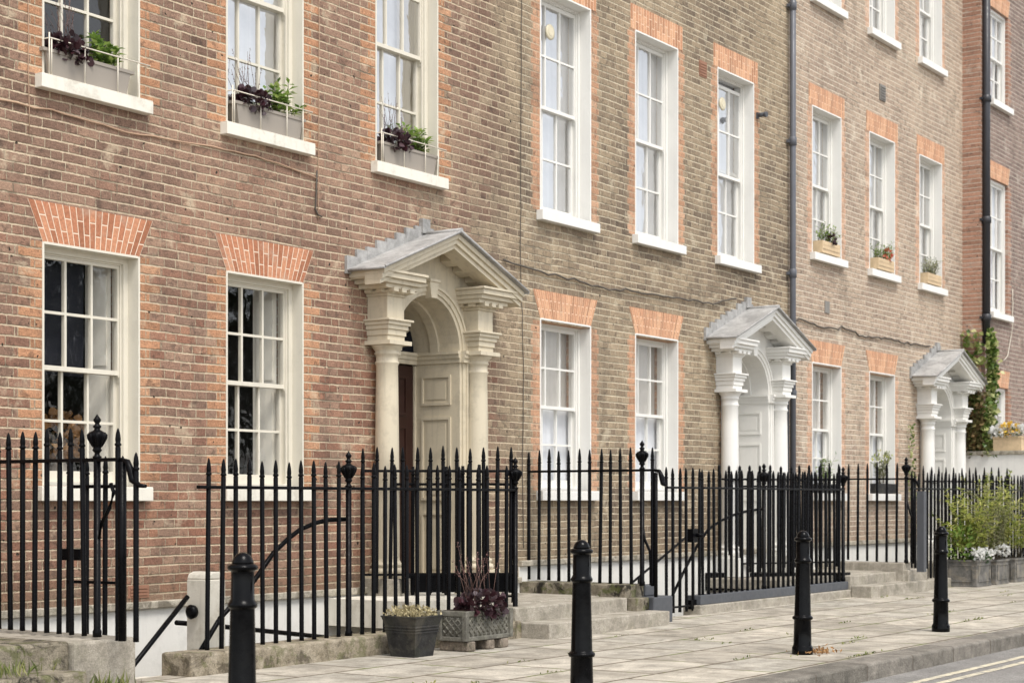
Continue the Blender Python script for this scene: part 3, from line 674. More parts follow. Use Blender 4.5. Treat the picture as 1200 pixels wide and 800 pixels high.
    for s in (-1,1):
        tp=lambda x:3.803+dz-abs(x)*.402
        mb.prism([(0,tp(0)),(s*1.15,tp(1.15)),(s*1.15,tp(1.15)+.02),(0,tp(0)+.02)],-.465,-.001)
        mb.tube([(0,-.465,tp(0)+.012),(s*1.15,-.465,tp(1.15)+.012)],.014,6)
        mb.tube([(s*1.15,-.465,tp(1.15)+.005),(s*1.15,-.0,tp(1.15)+.005)],.014,6)
    mb.tube([(0,-.475,3.825+dz),(0,0,3.825+dz)],.022,8)
    obj('roof',mb,LEAD,p)
    mb=MB()
    for s in (-1,1):
        for i in range(8):
            x0=i*.145; x1=x0+.15; zb=3.803+dz-x1*.402+.015; zt=3.803+dz-x0*.402+.10+rng.uniform(-.015,.03)
            xa,xb=sorted((s*x0,s*x1)); o_=.008+.004*(i%2)
            i0=len(mb.v); mb.box(xa,xb,-o_-.02,-.001,zb-.03,zt)
    mb.box(-.06,.06,-.05,-.002,3.83+dz,3.97+dz)
    obj('lead_flashing',mb,LEAD,p)
    return p

# house 1 -----------------------------------------------------------
GZ0,GZ1=1.36,3.172
def gopen(c,w,z0=GZ0,z1=GZ1): return (c-w/2,c+w/2,z0,z1)
TOP=11.6
def add_base(house,u0,u1,ztop,mat=WHITE2,lead=True):
    mb=MB(); mb.box(u0,u1,-.012,.2,-2.4,ztop-.06); obj('basement_wall',mb,mat,house)
    mb=MB(); mb.box(u0,u1,-.05,.2,ztop-.06,ztop); obj('string_course',mb,LEDGE,house,bevel=.008)
def coping(house,u0,u1,v=0): 
    mb=MB(); mb.box(u0,u1,-v-.06,-v+.35,TOP-.0,TOP+.09); obj('parapet_coping',mb,LEDGE,house)

H1=thing('terraced_house','red brown brick terraced house with a cream pillared porch and grey window boxes','house',(0,0,0),group='terraced houses')
W1=.96; c1=(8.80,10.73,12.70)
op=[gopen(c,W1) for c in c1[:2]]+[gopen(c,W1,4.41,6.78) for c in c1]+[gopen(c,W1,8.3,10.0) for c in c1]+[(12.94-.56,12.94+.56,.29,3.25)]
put('wall',wall_mesh('wall',4.0,14.58,.4,TOP,op,mats=B1),H1)
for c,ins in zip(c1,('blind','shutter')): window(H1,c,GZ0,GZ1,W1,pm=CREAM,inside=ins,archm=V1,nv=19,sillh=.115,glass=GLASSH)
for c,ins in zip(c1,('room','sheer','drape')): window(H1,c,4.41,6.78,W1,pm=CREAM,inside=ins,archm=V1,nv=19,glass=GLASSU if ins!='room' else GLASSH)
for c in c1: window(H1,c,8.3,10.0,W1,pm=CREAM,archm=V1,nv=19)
porch(H1,12.94,CREAM2)
add_base(H1,4.0,14.58,.45); coping(H1,4,14.58)
# house 2
H2=thing('terraced_house','yellow brown brick terraced house with a white pillared porch and tall white windows','house',group='terraced houses')
W2=1.02; c2=(15.5,17.5,19.55)
op=[gopen(c,W2) for c in c2[:2]]+[gopen(c,W2,4.35,6.74) for c in c2]+[gopen(c,W2,8.3,10.0) for c in c2]+[(19.84-.56,19.84+.56,.29,3.2)]
put('wall',wall_mesh('wall',14.58,21.12,.4,TOP,op,mats=B2),H2)
for c in c2[:2]: window(H2,c,GZ0,3.2,W2,pm=WHITE,sillm=WHITE,inside='half',archm=V2,nv=30,rev=.135,ff=.034)
tall=[window(H2,c,4.35,6.74,W2,pm=WHITE,sillm=WHITE,inside='sheer',archm=V2,archh=.29,splay=.115,nv=20,glass=GLASSU,rect=True,rev=.135,ff=.034,drop=(.07 if i==2 else 0)) for i,c in enumerate(c2)]
for i in (0,2):
    mb=MB(); mb.lathe([(.085,-.006),(.085,.006),(.06,.012)],20); mb.lathe([(.045,.010),(.045,.016)],16)
    put('ventilator',mb.mesh('ventilator',CLEARP),tall[i],(-.10,.142,2.02)).rotation_euler=(R(90),0,0)
for c in c2: window(H2,c,8.3,10.0,W2,pm=WHITE,sillm=WHITE,archm=V2,rev=.135,ff=.034)
porch(H2,19.84,WHITE,-.07,door=WHITE,plinthm=WHITE,dark=False)
add_base(H2,14.58,21.12,.62); coping(H2,14.58,21.12)
# house 3
H3=thing('terraced_house','pale tan brick terraced house with timber window boxes and a small white porch','house',group='terraced houses')
W3=1.0; c3=(22.38,24.42,26.46)
op=[gopen(c,W3) for c in c3[:2]]+[gopen(c,W3,4.74,6.81) for c in c3]+[gopen(c,W3,8.36,10.2) for c in c3]+[(26.70-.56,26.70+.56,.29,3.1)]
put('wall',wall_mesh('wall',21.12,27.95,.4,TOP,op,mats=B3),H3)
for c in c3[:2]: window(H3,c,GZ0,3.2,W3,pm=WHITE,sillm=WHITE,inside='half',rev=.135,ff=.034,archh=.31)
for c in c3: window(H3,c,4.74,6.81,W3,pm=WHITE,sillm=WHITE,glass=GLASSU,rect=True,inside='sheer',rev=.135,ff=.034,archh=.3,splay=.12)
for c in c3: window(H3,c,8.36,10.2,W3,pm=WHITE,sillm=WHITE,glass=GLASSU,rect=True,inside='sheer',rev=.135,ff=.034,archh=.3,splay=.12)
porch(H3,26.70,WHITE,-.13,door=WHITE,plinthm=WHITE,dark=False)
add_base(H3,21.12,27.95,.66); coping(H3,21.12,27.95)
# house 4, standing a little forward
H4=thing('terraced_house','dark red brown brick house at the far end with orange brick corner and window surrounds','house',group='terraced houses')
W4=.92; c4=(28.95,31.2,33.4)
op=[(c-W4/2,c+W4/2,a,b) for c in c4 for a,b in ((1.5,3.22),(4.5,6.8),(8.15,9.75))]
put('wall',wall_mesh('wall',27.95,36,-.1,TOP,op,v=.30,mats=B4,ret=True),H4)
for c in c4:
    for a,b in ((1.5,3.22),(4.5,6.8),(8.15,9.75)): window(H4,c,a,b,W4,v=.30,pm=WHITE,sillm=WHITE,inside='sheer',rev=.05,ff=.045,brickrev=True,archh=.3,splay=.1)
coping(H4,27.95,36,.3)
mb=MB(); mb.box(27.93,28.17,-.315,-.29,-.1,TOP)
q=MB()
for i in range(1):
    q.face([(27.944,-.318,0),(28.17,-.318,0),(28.17,-.318,TOP),(27.944,-.318,TOP)],uv=[(0,0),(.226,0),(.226,TOP),(0,TOP)],at=(0,0,0,0))
    q.face([(27.944,.05,0),(27.944,-.318,0),(27.944,-.318,TOP),(27.944,.05,TOP)],uv=[(1.3,0),(1.67,0),(1.67,TOP),(1.3,TOP)],at=(0,0,0,0))
    q.face([(28.17,-.318,0),(28.17,-.29,0),(28.17,-.29,TOP),(28.17,-.318,TOP)],uv=[(0,0),(.03,0),(.03,TOP),(0,TOP)],at=(0,0,0,0))
obj('corner_pier',q,B4,H4)

# pipes, vents, cables ------------------------------------------------
def downpipe(house,u,v,z0,z1,r,mat,joints):
    mb=MB(); mb.tube([(u,-v,z0),(u,-v,z1)],r,14)
    for z in joints: mb.lathe([(r*1.02,-.06),(r*1.28,-.055),(r*1.28,.05),(r*1.02,.06)],14,(u,-v,z)); mb.box(u-r*1.9,u+r*1.9,-v+r*.6,-v+r+.02,z-.02,z+.02)
    return obj('drainpipe',mb,mat,house)
downpipe(H2,21.1,.075,-2.2,TOP,.041,PIPE,[.9,2.7,4.35,6.15,8.0,9.8])
mb=MB(); mb.tube([(20.86,-.08,-2),(20.86,-.08,3.05),(20.92,-.08,3.16),(21.02,-.09,3.25)],.05,12); obj('drainpipe',mb,PIPEB,H2)
downpipe(H4,28.04,.385,3.9,TOP,.062,PIPEB,[4.35,6.0,8.05,9.9])
mb=MB(); mb.box(24.30,24.52,-.02,.01,7.36,7.60)
for k in range(5): mb.box(24.315,24.505,-.032,-.02,7.385+k*.042,7.40+k*.042)
obj('vent_grille',mb,GRILLE,H3)
mb=MB(); mb.box(22.30,22.46,-.012,.01,3.93,4.10); obj('vent_grille',mb,GRILLE,H3)
mb=MB()
for k in range(5): mb.box(18.56,18.74,-.012,.01,6.55+k*.034,6.57+k*.034)
mb.box(18.55,18.75,-.006,.01,6.53,6.73); obj('air_brick',mb,TERRA,H2)
mb=MB()
for k in range(3): mb.box(9.18,9.36,-.012,.01,.50+k*.026,.515+k*.026)
mb.box(9.16,9.38,-.006,.01,.48,.58); obj('air_brick',mb,TERRA,H1)
mb=MB(); mb.box(20.13,20.17,-.03,0,6.29,6.37); mb.tube([(20.15,-.03,6.335),(20.15,-.11,6.335)],.03,10); mb.tube([(20.15,-.11,6.335),(20.15,-.15,6.33)],[.036,.036],10); obj('wall_lamp',mb,GREYP,H2)
def cable(label,pts,r,mat,wig=.012):
    P=[Vector(p) for p in pts]; Q=[]
    for a,b in zip(P,P[1:]):
        n=max(2,int((b-a).length/.12))
        for i in range(n):
            q=a.lerp(b,i/n); q.z+=rng.gauss(0,wig) if (a-b).xy.length>.2 else 0; q.y-=abs(rng.gauss(0,.004)); Q.append(q)
    Q.append(P[-1]); mb=MB(); mb.tube(Q,r,5); return tag(obj('cable',mb,mat),label,'cable')
cable('dark cable sagging along the yellow brick wall between the porches',[(14.28,-.02,3.74),(14.6,-.02,3.71),(15.24,-.02,3.68),(16.0,-.02,3.66),(16.49,-.02,3.665),(17.47,-.02,3.69),(18.87,-.02,3.72),(19.5,-.03,3.85)],.011,CABLE)
cable('dark cable looping along the tan brick wall up to the far white porch',[(21.15,-.02,3.66),(21.4,-.02,3.77),(22.0,-.02,3.70),(22.97,-.02,3.76),(23.6,-.02,3.70),(24.58,-.02,3.735),(25.4,-.02,3.72),(26.38,-.02,3.76)],.013,CABLE)
cable('thin brown cable painted onto the red brown brick above the ground floor windows',[(4.2,-.012,4.15),(7.92,-.012,4.145),(8.39,-.012,4.165),(9.14,-.012,4.13),(10.08,-.012,4.175),(10.59,-.012,4.185),(11.0,-.012,4.16),(11.4,-.012,4.12)],.007,CABLEP,.004)
cable('short dark cable hanging down the red brown brick beside the cream porch',[(11.38,-.012,4.19),(11.36,-.012,3.85),(11.39,-.012,3.80),(11.45,-.012,3.79)],.008,CABLE,0)
cable('thin vertical cable at the joint of the red brown and yellow brown houses',[(14.60,-.012,9.5),(14.62,-.012,6.5),(14.6,-.012,3.8),(14.66,-.012,2.6),(14.64,-.012,1.6),(14.66,-.012,.75)],.0045,CABLE,0)
cable('thin vertical cable running past the left of the first upper window box',[(8.18,-.012,9.5),(8.17,-.012,6.5),(8.18,-.012,4.3),(8.19,-.012,3.95)],.004,CABLEP,0)
cable('thin vertical cable running past the right of the second upper window',[(11.42,-.012,9.5),(11.41,-.012,6.5),(11.40,-.012,3.75)],.004,CABLEP,0)
cable('pale wire drooping over the brick of the far end house',[(29.6,-.32,5.0),(29.55,-.33,4.3),(29.3,-.33,3.8),(29.1,-.33,3.7)],.007,WIREW,0)

# ------------------------------------------------------------------ window boxes
def windowbox_h1(c,label,seed):
    r=random.Random(seed); L,w_,h=.84,.17,.2
    root=thing('window_box',label,'window box',(c-.02,.065-.02,4.41),0,'grey window boxes')
    mb=MB()
    def ring(z,k): return [(-L/2*k,-w_/2*k,z),(L/2*k,-w_/2*k,z),(L/2*k,w_/2*k,z),(-L/2*k,w_/2*k,z)]
    rs=[ring(.0,.9),ring(h-.025,.985),ring(h-.025,1.07),ring(h,1.07),ring(h,.96),ring(h-.05,.95)]
    for a,b in zip(rs,rs[1:]):
        for i in range(4): mb.face([a[i],a[(i+1)%4],b[(i+1)%4],b[i]])
    mb.face(rs[0][::-1]); obj('trough',mb,TAUPE,root)
    mb=MB(); mb.face(ring(h-.04,.95)); obj('soil',mb,SOIL,root)
    f=foliage(170,ell((-.16,-.02,h+.04),(.2,.12,.10)),.06,.055,r,True,.2); obj('purple_plant',f,HEUCH,root)
    st=MB()
    for _ in range(16):
        b=Vector((-.16+r.uniform(-.13,.1),r.uniform(-.03,.03),h)); e=b+Vector((r.gauss(-.05,.1),r.gauss(0,.04),r.uniform(.25,.5))); st.tube([b,b.lerp(e,.5)+Vector((0,0,.03)),e],[.003,.002,.0015],4)
        for q in range(6): p=b.lerp(e,r.uniform(.6,1)); leaf(st,p,rvec(r),Vector((0,0,1)),.014,.01)
    obj('flower_stems',st,STEMR,root)
    s,l=sprigs(14,(.22,0,h-.03),.30,(.13,.05),r,.085,.045,15,.3); obj('plant_stem',s,STEMM,root); obj('green_plant',l,GREENL,root)
    return root
for c,la,sd in ((8.74,'grey plastic window box with purple and green plants on the leftmost upper sill',3),(10.75,'grey plastic window box on the middle upper sill of the red brown house',5),(12.70,'grey plastic window box with purple leaves on the upper sill above the cream porch',8)):
    windowbox_h1(c+.02,la,sd)
# wire guards belong to the windows
for wn in [o for o in list(H1.children) if o.name.startswith('window') and abs(o.location.z-4.41)<.01]:
    mb=MB(); a=W1/2-.01
    mb.tube([(-a,.05,.27),(-a,-.07,.27),(a+.06,-.07,.27),(a+.06,.02,.27)],.0055,6); 
    for x in (-a+.02,-a*.28,a*.42,a*.86): mb.tube([(x,-.068,-.01),(x,-.068,.27)],.0055,6)
    mb.tube([(-a,-.066,.31),(-a,-.066,.0)],.006,6)
    obj('wire_guard',mb,WIREW,wn)
def timberbox(c,z,label,seed,kind):
    r=random.Random(seed); root=thing('window_box',label,'window box',(c,.03-.02,z),0,'timber window boxes'); L,w_,h=.62,.16,.19
    mb=MB(); mb.frame(-L/2,L/2,.02,h,-w_/2,-w_/2+.018,.02); mb.box(-L/2+.02,L/2-.02,-w_/2+.004,-w_/2+.014,.04,h-.02)
    for k in range(1,3): mb.box(-L/2,L/2,-w_/2-.003,-w_/2,.02+k*.057-.002,.02+k*.057+.05)
    mb.box(-L/2,-L/2+.018,-w_/2+.019,w_/2,.02,h); mb.box(L/2-.018,L/2,-w_/2+.019,w_/2,.02,h); mb.box(-L/2+.02,L/2-.02,w_/2-.018,w_/2,.02,h); mb.box(-L/2+.02,L/2-.02,-w_/2+.02,w_/2-.02,.02,.04)
    obj('timber_trough',mb,WOOD,root)
    mb=MB(); mb.face([(-L/2+.01,-w_/2+.01,h-.03),(L/2-.01,-w_/2+.01,h-.03),(L/2-.01,w_/2-.01,h-.03),(-L/2+.01,w_/2-.01,h-.03)]); obj('soil',mb,SOIL,root)
    s,l=sprigs(26,(0,-.02,h-.04),.27,(.26,.05),r,.055,.022,14,.55); obj('plant_stem',s,STEMM,root); obj('foliage',l,GREENL if kind!=2 else SILVER,root)
    if kind==0: obj('purple_flowers',foliage(26,ell((.0,-.08,h+.05),(.1,.04,.08)),.05,.045,r,True),HEUCH,root)
    if kind==1: obj('coral_flowers',foliage(34,ell((.1,-.07,h+.09),(.12,.05,.08)),.05,.045,r,True),PETR,root)
    if kind==2: obj('blue_flowers',foliage(60,ell((.0,-.03,h+.16),(.28,.08,.16)),.035,.012,r),DGREEN,root)
    return root
timberbox(c3[0],4.74,'timber window box with dark purple flowers on the sill nearest the grey drainpipe',11,0)
timberbox(c3[1],4.74,'timber window box with coral red flowers on the middle sill of the tan house',12,1)
timberbox(c3[2],4.74,'timber window box with feathery grey green plants above the far white porch',13,2)
# dark trough with a topiary like shrub on house 3 ground sill
r=random.Random(21); root=thing('sill_planter','dark sill planter with yellow tipped shrub at the ground floor window beside the far porch','planter',(c3[1],.02,GZ0))
mb=MB(); mb.box(-.4,.4,-.1,.08,0,.15); obj('trough',mb,POTM,root,bevel=.008)
mb=MB(); mb.face([(-.38,-.08,.152),(.38,-.08,.152),(.38,.06,.152),(-.38,.06,.152)]); obj('soil',mb,SOIL,root)
s,l=sprigs(16,(0,-.01,.14),.5,(.12,.03),r,.07,.03,20,.42); obj('plant_stem',s,STEMM,root); obj('foliage',l,SILVER,root)
obj('yellow_tips',foliage(60,lambda r:(Vector((r.choice((-.2,.2))+r.gauss(0,.06),-.02+r.gauss(0,.03),.55+r.gauss(0,.05))),Vector((0,0,1))),.05,.03,r),YGREEN,root)
# green plant at the foot of the other ground-floor window
root=thing('sill_planter','low sill planter with grassy green leaves at the window beside the grey drainpipe','planter',(c3[0],.02,GZ0))
mb=MB(); mb.box(-.3,.3,-.09,.07,0,.13); obj('trough',mb,POTM,root,bevel=.008)
s,l=sprigs(14,(.02,0,.11),.42,(.2,.04),r,.10,.014,9,.35); obj('plant_stem',s,STEMM,root); obj('foliage',l,GREENL,root)
# dried flowers in the house 1 window
r=random.Random(31); root=thing('dried_flowers','bunch of brown dried flowers in a vase inside the leftmost ground floor window','flowers',(8.84,.44,1.36))
mb=MB(); mb.lathe([(.05,0),(.08,.06),(.085,.14),(.05,.2),(.055,.22)],16); obj('vase',mb,TAUPE,root)
obj('flower_heads',foliage(170,ell((0,0,.40),(.2,.14,.17)),.07,.06,r,True),DRYF,root)
mb=MB()
for _ in range(16): mb.tube([(0,0,.2),(r.gauss(0,.1),r.gauss(0,.06),.42)],.004,4)
obj('plant_stem',mb,STEMM,root)

# ------------------------------------------------------------------ railings
def picket(h,rail,mat=IRON,r=.0182,tip=.21):
    """bar from the ground to the rail, spear head above it"""
    def mk():
        mb=MB(); zb=h-tip
        mb.lathe([(r*1.05,0),(r,.03),(r,zb+.075),(r*.8,zb+.082),(r*1.22,zb+.088),(r*1.22,zb+.098),(r*.85,zb+.106),(r*.95,zb+.115),(r*1.02,zb+.13),(r*.80,zb+.165),(r*.45,h-.012),(r*.15,h)],8)
        return mb.mesh('picket',mat)
    return cached(('pk',round(h,3),round(tip,3),r),mk)
def urnmesh():
    mb=MB(); k=1.0
    mb.lathe([(.030,0),(.034,.012),(.022,.022),(.018,.04),(.030,.055),(.036,.062),(.028,.075),(.034,.10),(.050,.135),(.062,.160),(.066,.178),(.060,.195),(.040,.207),(.026,.214),(.020,.225),(.030,.238),(.030,.246),(.018,.256),(.016,.268),(.026,.282),(.028,.295),(.020,.308),(.010,.322),(.003,.335)],16)
    for i in range(8):      # gadroons
        a=2*PI*i/8; c,s=math.cos(a),math.sin(a)
        mb.tube([(.030*c,.030*s,.085),(.046*c,.046*s,.12),(.061*c,.061*s,.155),(.064*c,.064*s,.178),(.052*c,.052*s,.198)],[.005,.010,.013,.012,.006],6)
    return mb.mesh('urn_finial',IRON)
URN=urnmesh()
def railing(label,A,B,z0,zr,zt,sp,posts=(),name='iron_railing',cat='railing',lower=None,ends=(0,0),skip=(),kick=None,group='black iron railings',lean=0,z0b=None,rh=.012,first=0,urn_dz=0):
    A=Vector((*A,0)); B=Vector((*B,0)); L=(B-A).length; d=(B-A)/L; ang=math.atan2(-d.y,d.x)
    root=thing(name,label,cat,(A.x,-A.y,0),ang,group)
    rail=MB(); rail.box(-ends[0],L+ends[1],-.02,.02,zr-rh,zr+rh)
    if lower:
        lr=MB(); lr.box(0,L,-.016,.016,lower-.01,lower+.01); obj('lower_rail',lr,IRON,root)
    obj('rail',rail,IRON,root,bevel=.004)
    n=max(1,int(round(L/sp)))
    for i in range(first,n+1):
        x=L*i/n
        if any(abs(x-p*L)<.045 for p in posts) or any(a<=x<=b for a,b in skip): continue
        zz=z0 if z0b is None else z0+(z0b-z0)*i/n
        o=put('picket',picket(zt-zz,zr-zz,tip=zt-zr),root,(x,0,zz)); o.rotation_euler=(lean+rng.gauss(0,.004),lean+rng.gauss(0,.007),rng.uniform(0,.6)); o.scale=(1,1,1+rng.gauss(0,.006))
    for p in posts:
        mb=MB(); zz=z0 if z0b is None else z0+(z0b-z0)*p
        mb.lathe([(.030,zz),(.030,zz+.04),(.024,zz+.05),(.024,zr+.012)],12,(0,0,0)); po=obj('post',mb,IRON,root,(p*L,0,0))
        put('urn_finial',URN,po,(0,0,zr+.010)).scale=(.9,.9,.87)
    if kick:
        mb=MB(); mb.box(.03,L-.03,-.012,.012,kick[0],kick[1]); obj('kick_plate',mb,IRON,root)
    return root,L
def on(root,name,mb,mat=IRON): return obj(name,mb,mat,root)

# house 0 entrance side: tall return with scroll down to the gate
rt,L=railing('tall black railing with urn finial at the left edge, on mossy steps',(7.61,.02),(7.61,1.4),.36,1.516,1.72,.13,posts=(1.,),z0b=.345,ends=(0,.22))
mb=MB(); mb.tube([(L+.24,0,.33),(L+.24,0,1.5)],.028,8); mb.tube([(L+.22,0,1.516),(L+.29,0,1.50),(L+.32,0,1.44),(L+.34,0,1.38),(L+.40,0,1.345),(L+.46,0,1.34)],[.014,.02,.026,.026,.016,.012],8)
mb.tube([(L+.02,0,1.0),(L+.045,0,1.1),(L+.12,0,1.2),(L+.16,0,1.30),(L+.13,0,1.36)],.014,6); on(rt,'scroll_bracket',mb)
put('picket',picket(1.56-.33,1.02,tip=.2),rt,(L+.37,0,.33)); put('picket',picket(1.72-.33,1.2,tip=.2),rt,(L+.20,0,.33))
# gate to house 1 basement, standing open
rt,L=railing('open black iron gate with a box latch, swung inwards behind the urn railing',(8.02,1.2),(7.95,.72),.2,1.345,1.55,.16,name='iron_gate',cat='gate',lower=.68,group='basement gates')
mb=MB(); mb.box(L-.12,L+.06,-.03,.03,.83,.91); mb.tube([(L-.03,-.03,.87),(L-.03,-.07,.87)],.018,8); on(rt,'latch',mb)
# house 1 front
rt,L=railing('long black spearhead railing in front of the red brown house on a mossy stone kerb',(8.825,1.2),(12.78,1.2),.155,1.345,1.555,.144,posts=(.4015,1.),ends=(.09,0))
# house 1 left return, splayed from wall to post, with a gate folded against it
railing('tall black railing slanting back from the urn post to the left cream column',(11.92,.10),(12.76,1.16),.40,1.52,1.735,.122,lower=.57)
rt,L=railing('low black iron gate with solid kick plate in front of the cream porch column',(12.22,.24),(12.92,1.08),.30,1.40,1.56,.15,name='iron_gate',cat='gate',kick=(.40,.58),lower=.36,group='porch gates')
# house 1 right return
rt,L=railing('tall black railing with urn finial right of the cream porch steps',(14.75,.02),(14.75,1.4),.42,1.555,1.785,.13,posts=(1.,),z0b=.39,ends=(0,.14))
mb=MB(); mb.tube([(L+.16,0,.28),(L+.16,0,1.53)],.02,8); mb.tube([(L+.14,0,1.555),(L+.20,0,1.545),(L+.23,0,1.48),(L+.24,0,1.42),(L+.28,0,1.395)],[.014,.02,.03,.026,.014],8)
mb.tube([(L+.01,0,.98),(L+.03,0,.86),(L+.09,0,.74),(L+.10,0,.55),(L+.10,0,.40)],.014,6); on(rt,'scroll_bracket',mb)
put('picket',picket(1.785-.39,1.3,tip=.22),rt,(L+.12,0,.39))
# house 2 basement gate (closed) and front
rt,L=railing('closed narrow black iron gate with box latch right of the grey painted block',(15.78,1.1),(16.52,1.1),.04,1.39,1.60,.139,name='iron_gate',cat='gate',lower=.10,group='basement gates')
mb=MB(); mb.box(L*.78-.055,L*.78+.055,-.04,.04,.79,.94); mb.tube([(L*.78+.03,-.04,.87),(L*.78+.06,-.10,.87)],.022,8); on(rt,'latch',mb); mb=MB(); mb.box(L*.7,L,-.02,.02,.06,.16); on(rt,'drop_bolt',mb)
rt,L=railing('long black spearhead railing in front of the white porch on a grey painted kerb',(16.60,1.1),(20.43,1.1),.205,1.39,1.60,.139,posts=(.398,1.))
railing('tall black railing slanting back to the nearer white porch column above a black bridge edge',(18.86,.12),(20.40,1.06),.36,1.52,1.70,.15,z0b=.30)
rt,L=railing('low black iron gate folded back at the nearer white porch landing',(19.02,.34),(20.28,1.08),.40,1.43,1.62,.16,name='iron_gate',cat='gate',group='porch gates',lower=.46)
rt,L=railing('leaning black railing with urn finial right of the nearer white porch steps',(22.1,.02),(22.1,1.3),.44,1.55,1.775,.14,posts=(1.,),z0b=.39,lean=.006,ends=(0,.13))
mb=MB(); mb.box(L+.17,L+.27,-.05,.05,.28,1.38); on(rt,'gate_post',mb,GREYP)
mb=MB(); mb.tube([(L+.1,0,.39),(L+.1,0,1.55)],.018,8); mb.tube([(L+.01,0,1.25),(L+.05,0,1.1),(L+.10,0,.95),(L+.10,0,.6)],.013,6); mb.tube([(L+.1,0,1.55),(L+.16,0,1.5),(L+.18,0,1.42)],[.014,.024,.012],8); on(rt,'scroll_bracket',mb)
railing('black railing behind the planters in front of the far white porch',(22.75,1.12),(29.2,1.12),.10,1.42,1.66,.15,group='black iron railings')
railing('tall black railing slanting back to the far white porch column above the planters',(25.75,.15),(27.2,1.0),.38,1.56,1.79,.16)

# handrails of the basement stairs
def handrail(label,runs,r=.019):
    mb=MB()
    for pts in runs: mb.tube(pts,r,8)
    return tag(obj('handrail',mb,IRON),label,'handrail',None)
handrail('straight black stair handrail going down behind the low white pier',[[(7.9,-.9,-.36),(8.448,-.9,.119),(8.924,-.9,.536)],[(8.3,-.9,-.43),(8.726,-.9,-.059),(8.93,-.9,.12)]])
handrail('curved black handrail arching up to the urn post of the front railing',[[(8.75,-1.12,.05),(9.039,-1.12,.377),(9.403,-1.12,.641),(9.611,-1.12,.843),(9.78,-1.12,.95),(9.923,-1.12,1.022),(10.1,-1.12,1.07),(10.25,-1.12,1.093),(10.42,-1.16,1.098)],[(9.0,-.7,.33),(9.43,-.7,.278),(10.69,-.7,.109)]])
handrail('curved black handrail arching up behind the railing of the nearer white porch',[[(15.9,-1.05,.12),(16.23,-1.05,.449),(16.55,-1.05,.74),(16.82,-1.05,.927),(17.12,-1.05,1.02),(17.445,-1.05,1.085),(17.8,-1.05,1.13),(18.13,-1.06,1.15)]],.016)
handrail('straight black handrail rising across the whitewashed wall behind the narrow gate',[[(15.6,-.6,.23),(15.89,-.6,.347),(17.35,-.6,.915)],[(16.05,-.6,-.3),(16.05,-.6,.40)]],.014)

# ------------------------------------------------------------------ steps, kerbs, landings
def blocks(name,label,cat,items,mat,group=None,bevel=.012):
    root=thing(name,label,cat,(0,0,0),0,group)
    for nm,(a,b,va,vb,z0,z1),m in items:
        mb=MB(); mb.box(a,b,-vb,-va,z0,z1); obj(nm,mb,m or mat,root,bevel=bevel)
    return root
blocks('stone_steps','mossy dark stone steps with grass tufts at the bottom left corner','steps',[('landing',(3.5,7.36,.0,1.42,.1,.335),STEPD),('edge_stone',(7.362,7.9,.0,1.46,-.02,.33),STEP),('step',(3.5,7.27,1.422,1.70,-.02,.165),STEPD)],STEPD,'entrance steps',.02)
blocks('stone_steps','pale worn stone steps up to the cream porch','steps',[('step',(12.66,14.86,1.25,1.66,-.02,.14),None),('step',(12.6,14.58,1.0,1.33,.0,.275),None),('landing',(11.6,14.58,.0,1.0,.14,.285),None),('edge_stone',(14.585,14.96,.0,1.3,.15,.40),STEPD),('end_stone',(14.62,14.86,1.302,1.42,.1,.27),STEPD),('painted_block',(14.865,15.26,1.12,1.47,-.02,.27),GREYP),('painted_cap',(14.962,15.2,.85,1.32,.272,.385),GREYP)],STEP,'entrance steps')
mb=MB(); mb.box(11.5,12.75,-1.0,-.03,.13,.372); tag(obj('landing_slab',mb,LIME),'whitewashed slab edge of the landing left of the cream porch steps','slab')
blocks('stone_steps','pale stone steps up to the nearer white porch','steps',[('step',(20.45,22.5,1.202,1.48,-.02,.15),None),('step',(20.45,22.0,.9,1.2,.0,.275),None),('landing',(18.7,22.0,.0,1.0,.16,.285),None),('edge_stone',(22.0,22.28,.0,1.3,.1,.40),None),('end_stone',(22.03,22.75,1.0,1.36,.0,.30),None)],STEP,'entrance steps')
mb=MB()
d=Vector((20.46-18.7,1.06-.02,0)); 
P0,P1=(18.68,-.02),(20.46,-1.06)
mb.face([(P0[0],P0[1],.13),(P1[0],P1[1],.10),(P1[0],P1[1],.31),(P0[0],P0[1],.35)]); mb.face([(P0[0],P0[1],.35),(P1[0],P1[1],.31),(P1[0]+.3,P1[1],.31),(P0[0]+.3,P0[1],.35)]); mb.face([(P1[0],P1[1],.10),(P1[0]+.3,P1[1],.10),(P1[0]+.3,P1[1],.31),(P1[0],P1[1],.31)]); mb.face([(P0[0]+.3,P0[1],.13),(P0[0],P0[1],.13),(P1[0],P1[1],.10),(P1[0]+.3,P1[1],.10)]); mb.face([(P1[0]+.3,P1[1],.10),(P0[0]+.3,P0[1],.13),(P0[0]+.3,P0[1],.35),(P1[0]+.3,P1[1],.31)])
tag(obj('bridge_beam',mb,IRON),'black painted bridge edge under the railing of the nearer white porch','beam')
blocks('stone_steps','pale stone landing and step of the far white porch behind the planters','steps',[('landing',(25.4,27.9,.0,1.05,.05,.285),None)],STEP,'entrance steps')
mb=MB(); mb.box(8.51,12.66,-1.36,-1.05,-.1,.16); tag(obj('stone_kerb',mb,COPE,bevel=.02),'mossy stone kerb under the long railing of the red brown house','kerb')
root=thing('stone_kerb','stone kerb with a grey painted top under the railing of the nearer white porch','kerb')
mb=MB(); mb.box(16.36,20.6,-1.2,-.98,-.1,.10); obj('kerb_stone',mb,STEP,root,bevel=.012)
mb=MB(); mb.box(16.42,20.44,-1.17,-1.0,.102,.205); obj('painted_top',mb,GREYP,root,bevel=.006)
